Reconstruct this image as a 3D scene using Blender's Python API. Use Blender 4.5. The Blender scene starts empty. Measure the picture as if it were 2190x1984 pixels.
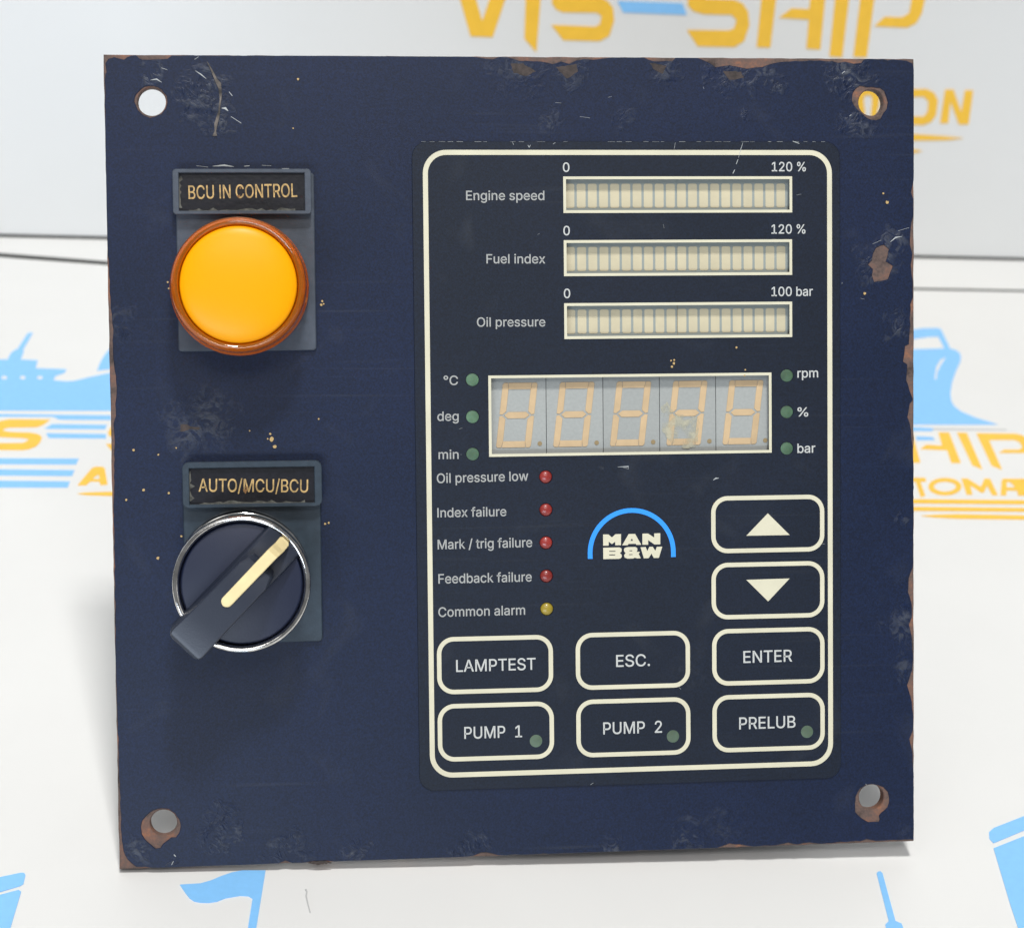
import bpy, bmesh, math, random
import numpy as np
from mathutils import Vector, Matrix
from mathutils.geometry import delaunay_2d_cdt
random.seed(7)
S = bpy.context.scene
COL = S.collection

# ------------------------------------------------------------------ camera
FPX, CX, CY = 4500.0, 1095.0, 992.0          # focal length and centre in pixels of the 2190 px photo
PITCH, ROLL = math.radians(27.5), math.radians(3.8)
PW, PH, PT = .182, .180, .003                # steel plate: width, height, thickness (metres)
RV, TV = (0.05079539, 0.10814092, 0.01265767), (0.00202176, 0.00096881, -0.47449743)

camR = Matrix(((1, 0, 0), (0, math.sin(PITCH), -math.cos(PITCH)), (0, math.cos(PITCH), math.sin(PITCH)))) @ Matrix.Rotation(ROLL, 3, 'Z')
plateR = camR @ Matrix.Rotation(Vector(RV).length, 3, Vector(RV).normalized())
plateT = camR @ Vector(TV)
low = min((plateR @ Vector((sx*PW/2, -PH/2, sz)) + plateT).z for sx in (-1, 1) for sz in (0, -PT))
CAM = Vector((0, -0.41, -low))               # table top is z = 0
plateT = plateT + CAM
PLATE = Matrix.Translation(plateT) @ plateR.to_4x4()

cam_d = bpy.data.cameras.new('camera'); cam = bpy.data.objects.new('camera', cam_d); COL.objects.link(cam)
cam.matrix_world = Matrix.Translation(CAM) @ camR.to_4x4()
cam_d.sensor_width = 36; cam_d.lens = 36*FPX/2190; cam_d.clip_start = .02; cam_d.clip_end = 60
cam_d.dof.use_dof = True; cam_d.dof.focus_distance = .474; cam_d.dof.aperture_fstop = 26
S.camera = cam

# ------------------------------------------------------------------ world, lamps, exposure
w = bpy.data.worlds.new("World"); S.world = w; w.use_nodes = True
w.node_tree.nodes['Background'].inputs[0].default_value = (.97, .98, 1, 1)
w.node_tree.nodes['Background'].inputs[1].default_value = .21
S.view_settings.view_transform = 'Standard'; S.view_settings.look = 'None'
S.view_settings.exposure = -0.07; S.view_settings.gamma = 1
def area(name, loc, target, sx, sy, power, col=(1, 1, 1)):
    d = bpy.data.lights.new(name, 'AREA'); d.shape = 'RECTANGLE'; d.size = sx; d.size_y = sy; d.energy = power; d.color = col
    o = bpy.data.objects.new(name, d); COL.objects.link(o); o.location = loc
    o.rotation_euler = (Vector(target)-Vector(loc)).to_track_quat('-Z', 'Y').to_euler(); return o
area('overhead_light', (.06, -.37, 1.75), (0, 0, 0),   .20, .20, 23, (1, .985, .96))
area('overhead_light', (.15, -1.8, 2.1), (0, 0, 0), 1.2, .6, 17, (1, .99, .98))  # added broad front fill above the camera, softens shadows and lifts the backdrop
area('overhead_light', (-.9, -.9, 2.1), (0, .2, 0), .8, .8, 3, (1, .99, .97))
area('sheen_fill_light', (-.45, -2.7, .12), (0, 0, .05), 1.8, .5, 34, (.74, .85, 1))  # added blue fill with no real window, brightens the plate's lower sheen
S.cycles.use_denoising = True
S.cycles.max_bounces = 8

# ------------------------------------------------------------------ pixel measurements -> places on real planes
def ray(u, v): return camR @ Vector(((u-CX)/FPX, -(v-CY)/FPX, -1))
def on_plane(u, v, p0, n):
    d = ray(u, v); return CAM + d*((p0-CAM).dot(n)/d.dot(n))
INV = PLATE.inverted()
def P(u, v, h=0.0):                           # panel coordinates (metres) of a point h above the plate face
    n = plateR.col[2]; q = INV @ on_plane(u, v, plateT + n*h, n); return (q.x, q.y)
def Tb(u, v): q = on_plane(u, v, Vector((0, 0, 0)), Vector((0, 0, 1))); return (q.x, q.y)
def crop(ox, oy, s, pts, fn): return [fn(ox+x/s, oy+y/s) for x, y in pts]

# ------------------------------------------------------------------ mesh helpers
def link(name, me, mat, parent=None, smooth=False, **props):
    o = bpy.data.objects.new(name, me); COL.objects.link(o)
    if mat is not None and not me.materials: me.materials.append(mat)
    if parent is not None: o.parent = parent
    if smooth:
        for p in me.polygons: p.use_smooth = True
    for k, v in props.items(): o[k] = v
    return o
def area2(L): return sum(L[i][0]*L[(i+1) % len(L)][1]-L[(i+1) % len(L)][0]*L[i][1] for i in range(len(L)))
def ccw(L): return L if area2(L) > 0 else L[::-1]
def cw(L): return L if area2(L) < 0 else L[::-1]
def offset(L, d):                             # inwards for ccw loops (outwards hole for cw)
    n = len(L); out = []
    for i in range(n):
        a, b, c = Vector(L[i-1]), Vector(L[i]), Vector(L[(i+1) % n])
        e1 = (b-a).normalized() if (b-a).length > 1e-9 else Vector((1, 0)); e2 = (c-b).normalized() if (c-b).length > 1e-9 else e1
        n1 = Vector((-e1.y, e1.x)); n2 = Vector((-e2.y, e2.x)); m = n1+n2
        if m.length < 1e-6: m = n1
        m.normalize(); k = max(.5, m.dot(n1)); q = b+m*(d/k); out.append((q.x, q.y))
    return out
def parity(cs, pts, ed):                      # which centroids lie inside (even-odd)
    c = np.array([tuple(x) for x in cs]).reshape(-1, 2); p = np.array([tuple(x) for x in pts]); e = np.array(ed)
    A, B = p[e[:, 0]], p[e[:, 1]]; out = np.zeros(len(c), bool)
    for (xa, ya), (xb, yb) in zip(A, B):
        if ya == yb: continue
        m = ((ya > c[:, 1]) != (yb > c[:, 1])) & (c[:, 0] < (xb-xa)*(c[:, 1]-ya)/(yb-ya)+xa); out ^= m
    return out
def prism_data(loops, z0, z1, bev=0.0, bottom=False):
    """loops: list of groups [outer, hole, hole...] already oriented; returns verts, faces"""
    V, F = [], []
    for g in loops:
        g = [ccw(g[0])]+[cw(h) for h in g[1:]]
        rings = []
        for L in g:
            levels = [(L, z0), (L, z1-bev)] + ([(offset(L, bev), z1)] if bev > 0 else [])
            if abs(z1-bev-z0) < 1e-9: levels = levels[1:]
            idx = []
            for LL, z in levels:
                idx.append(list(range(len(V), len(V)+len(LL)))); V += [(x, y, z) for x, y in LL]
            n = len(L)
            for a, b in zip(idx[:-1], idx[1:]):
                for i in range(n): F.append((a[i], a[(i+1) % n], b[(i+1) % n], b[i]))
            rings.append((idx[0], idx[-1]))
        for k in ((1, 0) if bottom else (1,)):
            flat = [i for r in rings for i in r[k]]
            pts = [Vector((V[i][0]*1000, V[i][1]*1000)) for i in flat]; ed = []; o_ = 0
            for r in rings:
                m_ = len(r[k]); ed += [(o_+i, o_+(i+1) % m_) for i in range(m_)]; o_ += m_
            vo, _, fo, _, _, _ = delaunay_2d_cdt(pts, ed, [], 0, 1e-5)
            keep = parity([sum((vo[i] for i in t[:3]), Vector((0, 0)))/3 for t in fo], pts, ed)
            fo = [t for t, kk in zip(fo, keep) if kk]
            base = len(V); z = V[flat[0]][2]; V += [(p.x/1000, p.y/1000, z) for p in vo]
            for t in fo:
                a, b, c = t[:3]
                ar = (vo[b].x-vo[a].x)*(vo[c].y-vo[a].y)-(vo[c].x-vo[a].x)*(vo[b].y-vo[a].y)
                t = tuple(base+i for i in t)
                F.append(t if (ar > 0) == (k == 1) else t[::-1])
    return V, F
def prism(name, loops, z0, z1, mat, parent=None, bev=0.0, bottom=False, **props):
    V, F = prism_data(loops, z0, z1, bev, bottom)
    me = bpy.data.meshes.new(name); me.from_pydata(V, [], F); me.update()
    return link(name, me, mat, parent, **props)
def rrect(x0, y0, x1, y1, r, n=8):
    out = []
    for cx, cy, a0 in ((x1-r, y1-r, 0), (x0+r, y1-r, 90), (x0+r, y0+r, 180), (x1-r, y0+r, 270)):
        for i in range(n+1):
            a = math.radians(a0+90*i/n); out.append((cx+r*math.cos(a), cy+r*math.sin(a)))
    return out
def rect(x0, y0, x1, y1): return [(x0, y0), (x1, y0), (x1, y1), (x0, y1)]
def circle(cx, cy, r, n=48, a0=0): return [(cx+r*math.cos(a0+2*math.pi*i/n), cy+r*math.sin(a0+2*math.pi*i/n)) for i in range(n)]
def box4(c, h=0.0):                           # four photo corners (tl, tr, br, bl) -> upright rectangle on the panel
    q = [P(u, v, h) for u, v in c]
    return ((q[0][0]+q[3][0])/2, (q[2][1]+q[3][1])/2, (q[1][0]+q[2][0])/2, (q[0][1]+q[1][1])/2)
def lathe(name, prof, cx, cy, mat, parent, n=96, smooth=True, closed=False, **props):
    V, F = [], []
    for r, z in prof:
        for i in range(n):
            a = 2*math.pi*i/n; V.append((cx+r*math.cos(a), cy+r*math.sin(a), z))
    for k in range(len(prof)-1):
        for i in range(n):
            a, b = k*n+i, k*n+(i+1) % n; F.append((a, b, b+n, a+n))
    if prof[-1][0] < 1e-5 or closed: pass
    else: F.append(tuple(range((len(prof)-1)*n, len(prof)*n)))
    me = bpy.data.meshes.new(name); me.from_pydata(V, [], F); me.update()
    bm = bmesh.new(); bm.from_mesh(me); bmesh.ops.remove_doubles(bm, verts=bm.verts, dist=1e-6); bm.to_mesh(me); bm.free()
    o = link(name, me, mat, parent, smooth, **props)
    if smooth: me.set_sharp_from_angle(angle=math.radians(50))
    return o
def subdiv_edge(L, step, amp, rnd):           # roughen a loop
    out = []
    for i in range(len(L)):
        a, b = Vector(L[i]), Vector(L[(i+1) % len(L)]); d = (b-a).length; n = max(1, int(d/step))
        for k in range(n):
            q = a.lerp(b, k/n)
            j = amp if k or n == 1 else amp*.5
            out.append((q.x+rnd.uniform(-j, j), q.y+rnd.uniform(-j, j)))
    return out

# ------------------------------------------------------------------ materials
def new_mat(name):
    m = bpy.data.materials.new(name); m.use_nodes = True; nt = m.node_tree
    return m, nt, nt.nodes['Principled BSDF']
def node(nt, t, **kw):
    n = nt.nodes.new(t)
    for k, v in kw.items():
        if k.startswith('i_'): n.inputs[int(k[2:])].default_value = v
        else: setattr(n, k, v)
    return n
def simple(name, col, rough=.5, metal=0, var=.0, scale=900, bump=0, bscale=2500, coat=0, spec=.5, sss=0, dist=.0001, **kw):
    m, nt, b = new_mat(name); L = nt.links
    b.inputs['Roughness'].default_value = rough; b.inputs['Metallic'].default_value = metal
    b.inputs['Coat Weight'].default_value = coat; b.inputs['Specular IOR Level'].default_value = spec
    b.inputs['Base Color'].default_value = (*col, 1)
    if sss:
        b.inputs['Subsurface Weight'].default_value = sss; b.inputs['Subsurface Radius'].default_value = (1, .45, .1); b.inputs['Subsurface Scale'].default_value = .004
    tc = node(nt, 'ShaderNodeTexCoord')
    if var:
        nz = node(nt, 'ShaderNodeTexNoise'); nz.inputs['Scale'].default_value = scale; nz.inputs['Detail'].default_value = 4
        L.new(tc.outputs['Object'], nz.inputs['Vector'])
        mr = node(nt, 'ShaderNodeMapRange'); mr.inputs[1].default_value = .3; mr.inputs[2].default_value = .7; mr.inputs[3].default_value = 1-var; mr.inputs[4].default_value = 1+var
        L.new(nz.outputs['Fac'], mr.inputs[0])
        mx = node(nt, 'ShaderNodeVectorMath', operation='SCALE'); mx.inputs[0].default_value = col
        L.new(mr.outputs[0], mx.inputs['Scale']); L.new(mx.outputs[0], b.inputs['Base Color'])
    if bump:
        nz = node(nt, 'ShaderNodeTexNoise'); nz.inputs['Scale'].default_value = bscale; nz.inputs['Detail'].default_value = 3
        L.new(tc.outputs['Object'], nz.inputs['Vector'])
        bp = node(nt, 'ShaderNodeBump'); bp.inputs['Strength'].default_value = bump; bp.inputs['Distance'].default_value = dist
        L.new(nz.outputs['Fac'], bp.inputs['Height']); L.new(bp.outputs[0], b.inputs['Normal'])
    return m

def paint_material(name, col, spots, rough=.42):
    m, nt, b = new_mat(name); L = nt.links
    tc = node(nt, 'ShaderNodeTexCoord'); O = tc.outputs['Object']
    def noise(sc, det=4, dist=0):
        n = node(nt, 'ShaderNodeTexNoise'); n.inputs['Scale'].default_value = sc; n.inputs['Detail'].default_value = det; n.inputs['Distortion'].default_value = dist
        L.new(O, n.inputs['Vector']); return n
    def mth(op, a, b_=None, clamp=False):
        n = node(nt, 'ShaderNodeMath', operation=op); n.use_clamp = clamp
        for i, x in enumerate((a, b_)):
            if x is None: continue
            if isinstance(x, (int, float)): n.inputs[i].default_value = x
            else: L.new(x, n.inputs[i])
        return n.outputs[0]
    big = noise(28, 3); grain = noise(2600, 2); warp = noise(110, 5, 1.5); rag = noise(330, 6, 2.0)
    # scuffed places: a soft disc each, edges torn by noise
    wc = noise(150, 4, 1); sh = node(nt, 'ShaderNodeVectorMath', operation='SUBTRACT'); L.new(wc.outputs['Color'], sh.inputs[0]); sh.inputs[1].default_value = (.5, .5, .5)
    s2 = node(nt, 'ShaderNodeVectorMath', operation='SCALE'); L.new(sh.outputs[0], s2.inputs[0]); s2.inputs['Scale'].default_value = .011
    s3 = node(nt, 'ShaderNodeVectorMath', operation='ADD'); L.new(O, s3.inputs[0]); L.new(s2.outputs[0], s3.inputs[1])
    fl = node(nt, 'ShaderNodeVectorMath', operation='MULTIPLY'); L.new(s3.outputs[0], fl.inputs[0]); fl.inputs[1].default_value = (1, 1, 0); OW = fl.outputs[0]
    total = None
    for (u, v, r, s) in spots:
        x, y = P(u, v); r = r/FPX*.475
        vm = node(nt, 'ShaderNodeVectorMath', operation='DISTANCE'); L.new(OW, vm.inputs[0]); vm.inputs[1].default_value = (x, y, 0)
        f = mth('SUBTRACT', 1.0, mth('DIVIDE', vm.outputs['Value'], r), True)
        f = mth('MULTIPLY', mth('POWER', f, .6), s)
        total = f if total is None else mth('MAXIMUM', total, f)
    mask = mth('MULTIPLY', total, mth('MULTIPLY', mth('SUBTRACT', rag.outputs['Fac'], .44, True), 7.0, True), True)
    mask2 = mth('MULTIPLY', mask, mth('MULTIPLY', mth('SUBTRACT', warp.outputs['Fac'], .42, True), 6.0, True), True)
    # fine hazy wear all over, thicker patches only here and there
    haze = mth('MULTIPLY', mth('SUBTRACT', noise(60, 8, 1).outputs['Fac'], .60, True), .35, True)
    mp = node(nt, 'ShaderNodeMapping'); mp.inputs['Scale'].default_value = (14, 900, 1); mp.inputs['Rotation'].default_value = (0, 0, .05); L.new(O, mp.inputs['Vector'])
    sn = node(nt, 'ShaderNodeTexNoise'); sn.inputs['Scale'].default_value = 1; sn.inputs['Detail'].default_value = 5; sn.inputs['Distortion'].default_value = .6; L.new(mp.outputs[0], sn.inputs['Vector'])
    streaks = mth('MULTIPLY', mth('MULTIPLY', mth('SUBTRACT', sn.outputs['Fac'], .60, True), mth('MULTIPLY', mth('SUBTRACT', noise(22, 3).outputs['Fac'], .45, True), 5.0, True), True), .55, True)
    base = node(nt, 'ShaderNodeMix', data_type='RGBA'); base.inputs['A'].default_value = (*col, 1); base.inputs['B'].default_value = (col[0]*1.1, col[1]*1.2, col[2]*1.5, 1)
    L.new(big.outputs['Fac'], base.inputs['Factor'])
    g2 = node(nt, 'ShaderNodeMapRange'); g2.inputs[1].default_value = .25; g2.inputs[2].default_value = .75; g2.inputs[3].default_value = .55; g2.inputs[4].default_value = 1.55
    L.new(grain.outputs['Fac'], g2.inputs[0])
    sc = node(nt, 'ShaderNodeVectorMath', operation='SCALE'); L.new(base.outputs['Result'], sc.inputs[0]); L.new(g2.outputs[0], sc.inputs['Scale'])
    m1 = node(nt, 'ShaderNodeMix', data_type='RGBA'); L.new(sc.outputs[0], m1.inputs['A']); m1.inputs['B'].default_value = (.15, .16, .17, 1)
    L.new(mth('ADD', mth('ADD', mth('MULTIPLY', mask2, .5), streaks), haze, True), m1.inputs['Factor'])
    L.new(m1.outputs['Result'], b.inputs['Base Color'])
    rr = mth('ADD', mth('MULTIPLY', mask, -.12), rough); L.new(mth('ADD', rr, mth('MULTIPLY', big.outputs['Fac'], .12)), b.inputs['Roughness'])
    hgt = mth('ADD', mth('MULTIPLY', mth('MULTIPLY', mask, rag.outputs['Fac']), 3.2), mth('MULTIPLY', grain.outputs['Fac'], .22))
    hgt = mth('ADD', hgt, mth('MULTIPLY', total, mth('MULTIPLY', warp.outputs['Fac'], 1.6)))
    b.inputs['Specular IOR Level'].default_value = .34
    bp = node(nt, 'ShaderNodeBump'); bp.inputs['Strength'].default_value = .65; bp.inputs['Distance'].default_value = .00009
    L.new(hgt, bp.inputs['Height']); L.new(bp.outputs[0], b.inputs['Normal'])
    return m

def rust_material():
    m, nt, b = new_mat('rusty_steel'); L = nt.links
    tc = node(nt, 'ShaderNodeTexCoord'); n1 = node(nt, 'ShaderNodeTexNoise'); n2 = node(nt, 'ShaderNodeTexNoise')
    n1.inputs['Scale'].default_value = 190; n1.inputs['Detail'].default_value = 8; n2.inputs['Scale'].default_value = 1500; n2.inputs['Detail'].default_value = 5
    for n in (n1, n2): L.new(tc.outputs['Object'], n.inputs['Vector'])
    cr = node(nt, 'ShaderNodeValToRGB'); e = cr.color_ramp.elements
    e[0].position = .3; e[0].color = (.045, .030, .025, 1); e[1].position = .74; e[1].color = (.27, .115, .06, 1)
    x = cr.color_ramp.elements.new(.48); x.color = (.115, .075, .062, 1); x = cr.color_ramp.elements.new(.6); x.color = (.165, .088, .064, 1)
    ad = node(nt, 'ShaderNodeMath', operation='MULTIPLY_ADD'); ad.inputs[1].default_value = .35; L.new(n2.outputs['Fac'], ad.inputs[0]); 
    sb = node(nt, 'ShaderNodeMath', operation='SUBTRACT'); L.new(n1.outputs['Fac'], sb.inputs[0]); sb.inputs[1].default_value = .17; L.new(sb.outputs[0], ad.inputs[2])
    L.new(ad.outputs[0], cr.inputs[0]); L.new(cr.outputs[0], b.inputs['Base Color']); b.inputs['Roughness'].default_value = .75
    bp = node(nt, 'ShaderNodeBump'); bp.inputs['Strength'].default_value = .6; bp.inputs['Distance'].default_value = .00015
    L.new(n2.outputs['Fac'], bp.inputs['Height']); L.new(bp.outputs[0], b.inputs['Normal'])
    return m

SPOTS = [(432, 205, 62, 1), (470, 255, 35, .7), (315, 150, 40, .7), (425, 905, 90, .6), (470, 1770, 45, .8), (368, 1835, 16, 1), (1110, 150, 60, .45),
         (1215, 148, 40, .45), (1420, 145, 38, .55), (1560, 155, 46, .8), (1640, 175, 42, .8), (1585, 243, 16, 1), (1815, 165, 60, 1), (1840, 255, 42, .9),
         (1880, 560, 55, .7), (1900, 520, 40, .8), (1920, 690, 40, .5), (1560, 1760, 50, .3), (1480, 1800, 50, .6), (1310, 1812, 25, .8), (1000, 1815, 50, .6),
         (620, 1828, 55, .6), (750, 1825, 40, .8), (1925, 1340, 45, .6), (1940, 1430, 35, .6), (280, 1830, 40, .6), (262, 700, 30, .5), (1940, 1780, 20, .4), (1925, 1110, 12, .6),
         (1180, 262, 26, .35), (1330, 255, 30, .3)]
M = {}
M['paint'] = paint_material('navy_plate_paint', (.0040, .0098, .0285), SPOTS, .36)
M['overlay'] = paint_material('navy_keypad_film', (.0042, .0082, .0165), [(1470, 1440, 60, .12), (1300, 1000, 5, .5)], .40)
M['rust'] = rust_material()
M['cream'] = simple('cream_print', (.65, .615, .46), .5, var=.05, scale=120)
M['caption'] = simple('pale_grey_print', (.37, .375, .36), .5)
M['key_text'] = simple('white_print', (.53, .54, .52), .5)
M['arch'] = simple('blue_print', (.022, .30, .95), .5)
M['gold'] = simple('gold_engraving', (.50, .33, .125), .5, var=.5, scale=700)
M['holder'] = simple('grey_blue_plastic', (.060, .074, .098), .38, var=.15, scale=500, bump=.25)
M['insert'] = simple('black_label_insert', (.006, .006, .010), .3, var=.4, scale=800, bump=.4, bscale=900)
M['holder2'] = simple('dark_slate_plastic', (.030, .046, .064), .33, var=.15, scale=500, bump=.25)
M['grime'] = simple('dried_grime', (.11, .11, .095), .8, var=.5, scale=900, bump=.6)
M['amber'] = simple('amber_lens_rim', (.95, .29, .008), .08, coat=.3)
M['amber'].node_tree.nodes['Principled BSDF'].inputs['Transmission Weight'].default_value = .75
M['core'] = simple('lamp_core', (.95, .38, .02), .5)
M['amber_face'] = simple('yellow_lens_face', (1, .385, .0), .36, spec=.22, sss=.1, bump=.06, bscale=1200)
M['chrome'] = simple('worn_chrome', (.66, .65, .63), .10, metal=1, var=.25, scale=400, bump=.55, bscale=420)
M['knob'] = simple('dark_knob_plastic', (.0075, .0125, .036), .45, bump=.2, bscale=3000)
M['knob_grip'] = simple('grey_knob_plastic', (.021, .027, .044), .34, bump=.2, bscale=3000)
M['ivory'] = simple('ivory_pointer', (.82, .68, .36), .45, var=.07, scale=300)
M['seg_bar'] = simple('cream_bar_segment', (.60, .535, .365), .55, var=.05, scale=250)
M['bar_bed'] = simple('grey_green_display_bed', (.30, .335, .315), .5)
M['digit_bed'] = simple('grey_display_face', (.34, .355, .34), .5, var=.05, scale=1500)
M['digit_seg'] = simple('orange_segment', (.57, .41, .235), .55, var=.06, scale=400)
M['digit_dot'] = simple('brown_dot', (.30, .22, .11), .6)
M['black'] = simple('black_gap', (.008, .008, .01), .6)
M['led_green'] = simple('green_lens', (.08, .155, .09), .4, var=.25, scale=350, sss=.2)
M['led_pale'] = simple('pale_green_lens', (.10, .15, .10), .4, var=.25, scale=350, sss=.2)
M['led_red'] = simple('red_lens', (.29, .032, .027), .3, var=.2, scale=300, coat=.25, sss=.2)
M['led_yellow'] = simple('yellow_lens', (.34, .25, .025), .35, var=.2, scale=300, coat=.3)
M['rustdot'] = simple('rust_dot', (.24, .12, .04), .7)
M['stain'] = simple('brown_stain', (.045, .033, .029), .75, var=.5, scale=700, bump=.5)
M['speck'] = simple('ochre_speck', (.50, .34, .14), .5)
M['scratch'] = simple('pale_scratch', (.42, .44, .44), .5)
M['paper'] = simple('white_printed_sheet', (.775, .775, .76), .42, var=.02, scale=14, bump=.12, bscale=600, dist=.0001)
M['board'] = simple('white_backdrop_board', (.76, .765, .755), .35, var=.02, scale=9, bump=.05, bscale=60)
M['print_blue'] = simple('sky_blue_ink', (.24, .56, .95), .45, var=.03, scale=500)
M['print_yellow'] = simple('yellow_ink', (.93, .55, .045), .45, var=.03, scale=200)
M['under'] = simple('dark_tabletop_slot_shade', (.045, .05, .045), .6, var=.1, scale=60)
M['wall'] = simple('pale_room_wall', (.55, .55, .54), .8)
M['pen'] = simple('pen_mark', (.5, .5, .5), .6)
M['housing'] = simple('grey_rear_housing', (.12, .12, .12), .5)

def vary(m, amt):                              # each copy of a repeated piece a little lighter or darker
    nt = m.node_tree; bs = nt.nodes['Principled BSDF']; oi = node(nt, 'ShaderNodeObjectInfo')
    mr = node(nt, 'ShaderNodeMapRange'); mr.inputs[3].default_value = 1-amt; mr.inputs[4].default_value = 1+amt; nt.links.new(oi.outputs['Random'], mr.inputs[0])
    sc = node(nt, 'ShaderNodeVectorMath', operation='SCALE'); lk = bs.inputs['Base Color'].links[0]; nt.links.new(lk.from_socket, sc.inputs[0])
    nt.links.new(mr.outputs[0], sc.inputs['Scale']); nt.links.new(sc.outputs[0], bs.inputs['Base Color'])
for k_, a_ in (('seg_bar', .03), ('led_green', .18), ('led_pale', .18), ('led_red', .15), ('digit_seg', .05), ('digit_bed', .04)): vary(M[k_], a_)

# ------------------------------------------------------------------ setting
Z = Vector((0, 0, 1))
# far edge of the sheet, the slot behind it and the foot of the backdrop, from the lines visible in the photo
front = [Tb(*p) for p in ((-700, 508), (-300, 531), (0, 550), (230, 567), (1955, 620.2), (2190, 624.5), (2800, 634))]
rear = [Tb(*p) for p in ((-700, 498), (-300, 521), (0, 541), (230, 558.6), (1955, 615.2), (2190, 619.8), (2800, 629))]
seam_a, seam_b = Vector((*Tb(230, 510), 0)), Vector((*Tb(1955, 550), 0))
sd = (seam_b-seam_a).normalized(); bn = Vector((sd.y, -sd.x, 0))          # backdrop faces the viewer
if bn.dot(CAM-seam_a) < 0: bn = -bn
def Bk(u, v):
    q = on_plane(u, v, seam_a, bn); return ((q-seam_a).dot(sd), q.z)
tab = prism('tabletop', [[rect(-1.3, -.95, 1.3, 1.0)]], -.03, -.004, M['under'], bottom=True, kind='structure')
fl = prism('floor', [[rect(-3, -3, 3, 2.2)]], -.78, -.76, M['wall'], kind='structure')

paper_out = [(front[0][0], -.9), (front[-1][0], -.9)]+front[::-1]
xl, xr = front[0][0], front[-1][0]
sheet = prism('printed_sheet', [[paper_out]], -.0038, 0, M['paper'], bottom=True)
sheet['label'] = 'white printed sheet with blue ships and yellow lettering, lying flat under the control panel'; sheet['category'] = 'printed sheet'
lb = [seam_a+sd*t+bn*.0012 for t in (-.9, 1.2)]
strip = prism('ledge_board', [[rear+[(lb[1].x, lb[1].y), (lb[0].x, lb[0].y)]]], -.0038, 0, M['paper'], bottom=True)
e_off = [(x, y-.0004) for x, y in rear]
prism('slot_shade_strip', [[e_off+rear[::-1]]], -.0038, -.0001, M['under'], strip)  # dark strip painted in for the shade in the slot behind the sheet
strip['label'] = 'narrow blank white board strip between the printed sheet and the backdrop'; strip['category'] = 'board'
BM = Matrix.Translation(seam_a) @ Matrix((sd.to_4d()[:3]+(0,) if False else (sd.x, 0, bn.x, 0), (sd.y, 0, bn.y, 0), (sd.z, 1, bn.z, 0), (0, 0, 0, 1)))
back = prism('backdrop_board', [[rect(-.9, .0008, 1.3, .75)]], -.006, 0, M['board'], bottom=True)
back.matrix_world = BM
back['label'] = 'upright white backdrop board with large yellow and blue lettering, behind the panel'; back['category'] = 'backdrop'
NP = [0]
def tprint(name, loops, mat):
    NP[0] += 1; prism(name, [loops], .00002, .00010+.000004*NP[0], mat, sheet)
def bprint(name, loops, mat):
    NP[0] += 1; prism(name, [loops], .00002, .00010+.000004*NP[0], mat, back)
C1 = lambda p: crop(0, 600, 3.0433, p, Tb)
C2 = lambda p: crop(1890, 600, 3.0433, p, Tb)
C3 = lambda p: crop(0, 1684, 2.24, p, Tb)
C4 = lambda p: crop(1290, 1684, 2.24, p, Tb)
C5 = lambda p: crop(900, 0, 1.5628, p, Bk)
def ell(x, y, rx, ry, n=28): return [(x+rx*math.cos(2*math.pi*i/n), y+ry*math.sin(2*math.pi*i/n)) for i in range(n)]
tprint('printed_ship', [C1([(-500, 600), (-420, 520), (0, 515), (50, 515), (62, 488), (75, 470), (92, 456), (115, 445), (180, 345), (195, 339), (213, 342), (150, 452), (155, 462), (135, 515), (245, 520), (232, 572),
    (425, 578), (432, 584), (418, 602), (360, 622), (348, 650), (430, 657), (480, 655), (590, 628), (722, 600), (1300, 520), (1500, 560), (1440, 700), (1500, 790), (1700, 860), (722, 848), (-400, 846)])] +
    [C1(ell(x, 632, 19, 12)) for x in (28, 148, 260)], M['print_blue'])
tprint('printed_sail', [C1([(632, 588), (648, 545), (668, 505), (692, 470), (722, 440), (900, 350), (980, 540), (722, 576)])], M['print_blue'])
for q in ([(-300, 866), (722, 878), (722, 908), (385, 905), (345, 886), (-300, 886)], [(340, 935), (695, 940), (685, 968), (290, 965)], [(300, 995), (690, 1000), (690, 1028), (318, 1025)],
          [(-300, 1156), (512, 1160), (495, 1197), (-300, 1194)], [(-300, 1226), (485, 1235), (468, 1272), (-300, 1266)], [(-300, 1300), (455, 1308), (440, 1347), (-300, 1347)]):
    tprint('printed_stripe', [C1(q)], M['print_blue'])
S_L = [(-75, 1060), (-40, 1103), (150, 1104), (190, 1098), (235, 1080), (260, 1055), (273, 1025), (262, 1008), (235, 997), (190, 990), (60, 986), (18, 978), (30, 964), (60, 958), (240, 955), (280, 940), (327, 906), (60, 904), (0, 915), (-40, 945), (-62, 985), (-58, 1005), (-30, 1018), (150, 1026), (182, 1032), (186, 1040), (150, 1058)]
tprint('printed_letter', [C1(S_L)], M['print_yellow'])
tprint('printed_letter', [C1([(x+765, y+4) for x, y in S_L])], M['print_yellow'])
tprint('printed_letter', [C1([(505, 1333), (598, 1222), (620, 1213), (665, 1213), (682, 1222), (700, 1328), (655, 1332), (645, 1308), (588, 1308), (560, 1333)]), C1([(600, 1292), (640, 1262), (650, 1292)])], M['print_yellow'])
tprint('printed_stripe', [C1([(503, 1388), (560, 1380), (760, 1374), (1400, 1376), (1400, 1402), (760, 1403), (560, 1397)])], M['print_yellow'])
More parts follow.
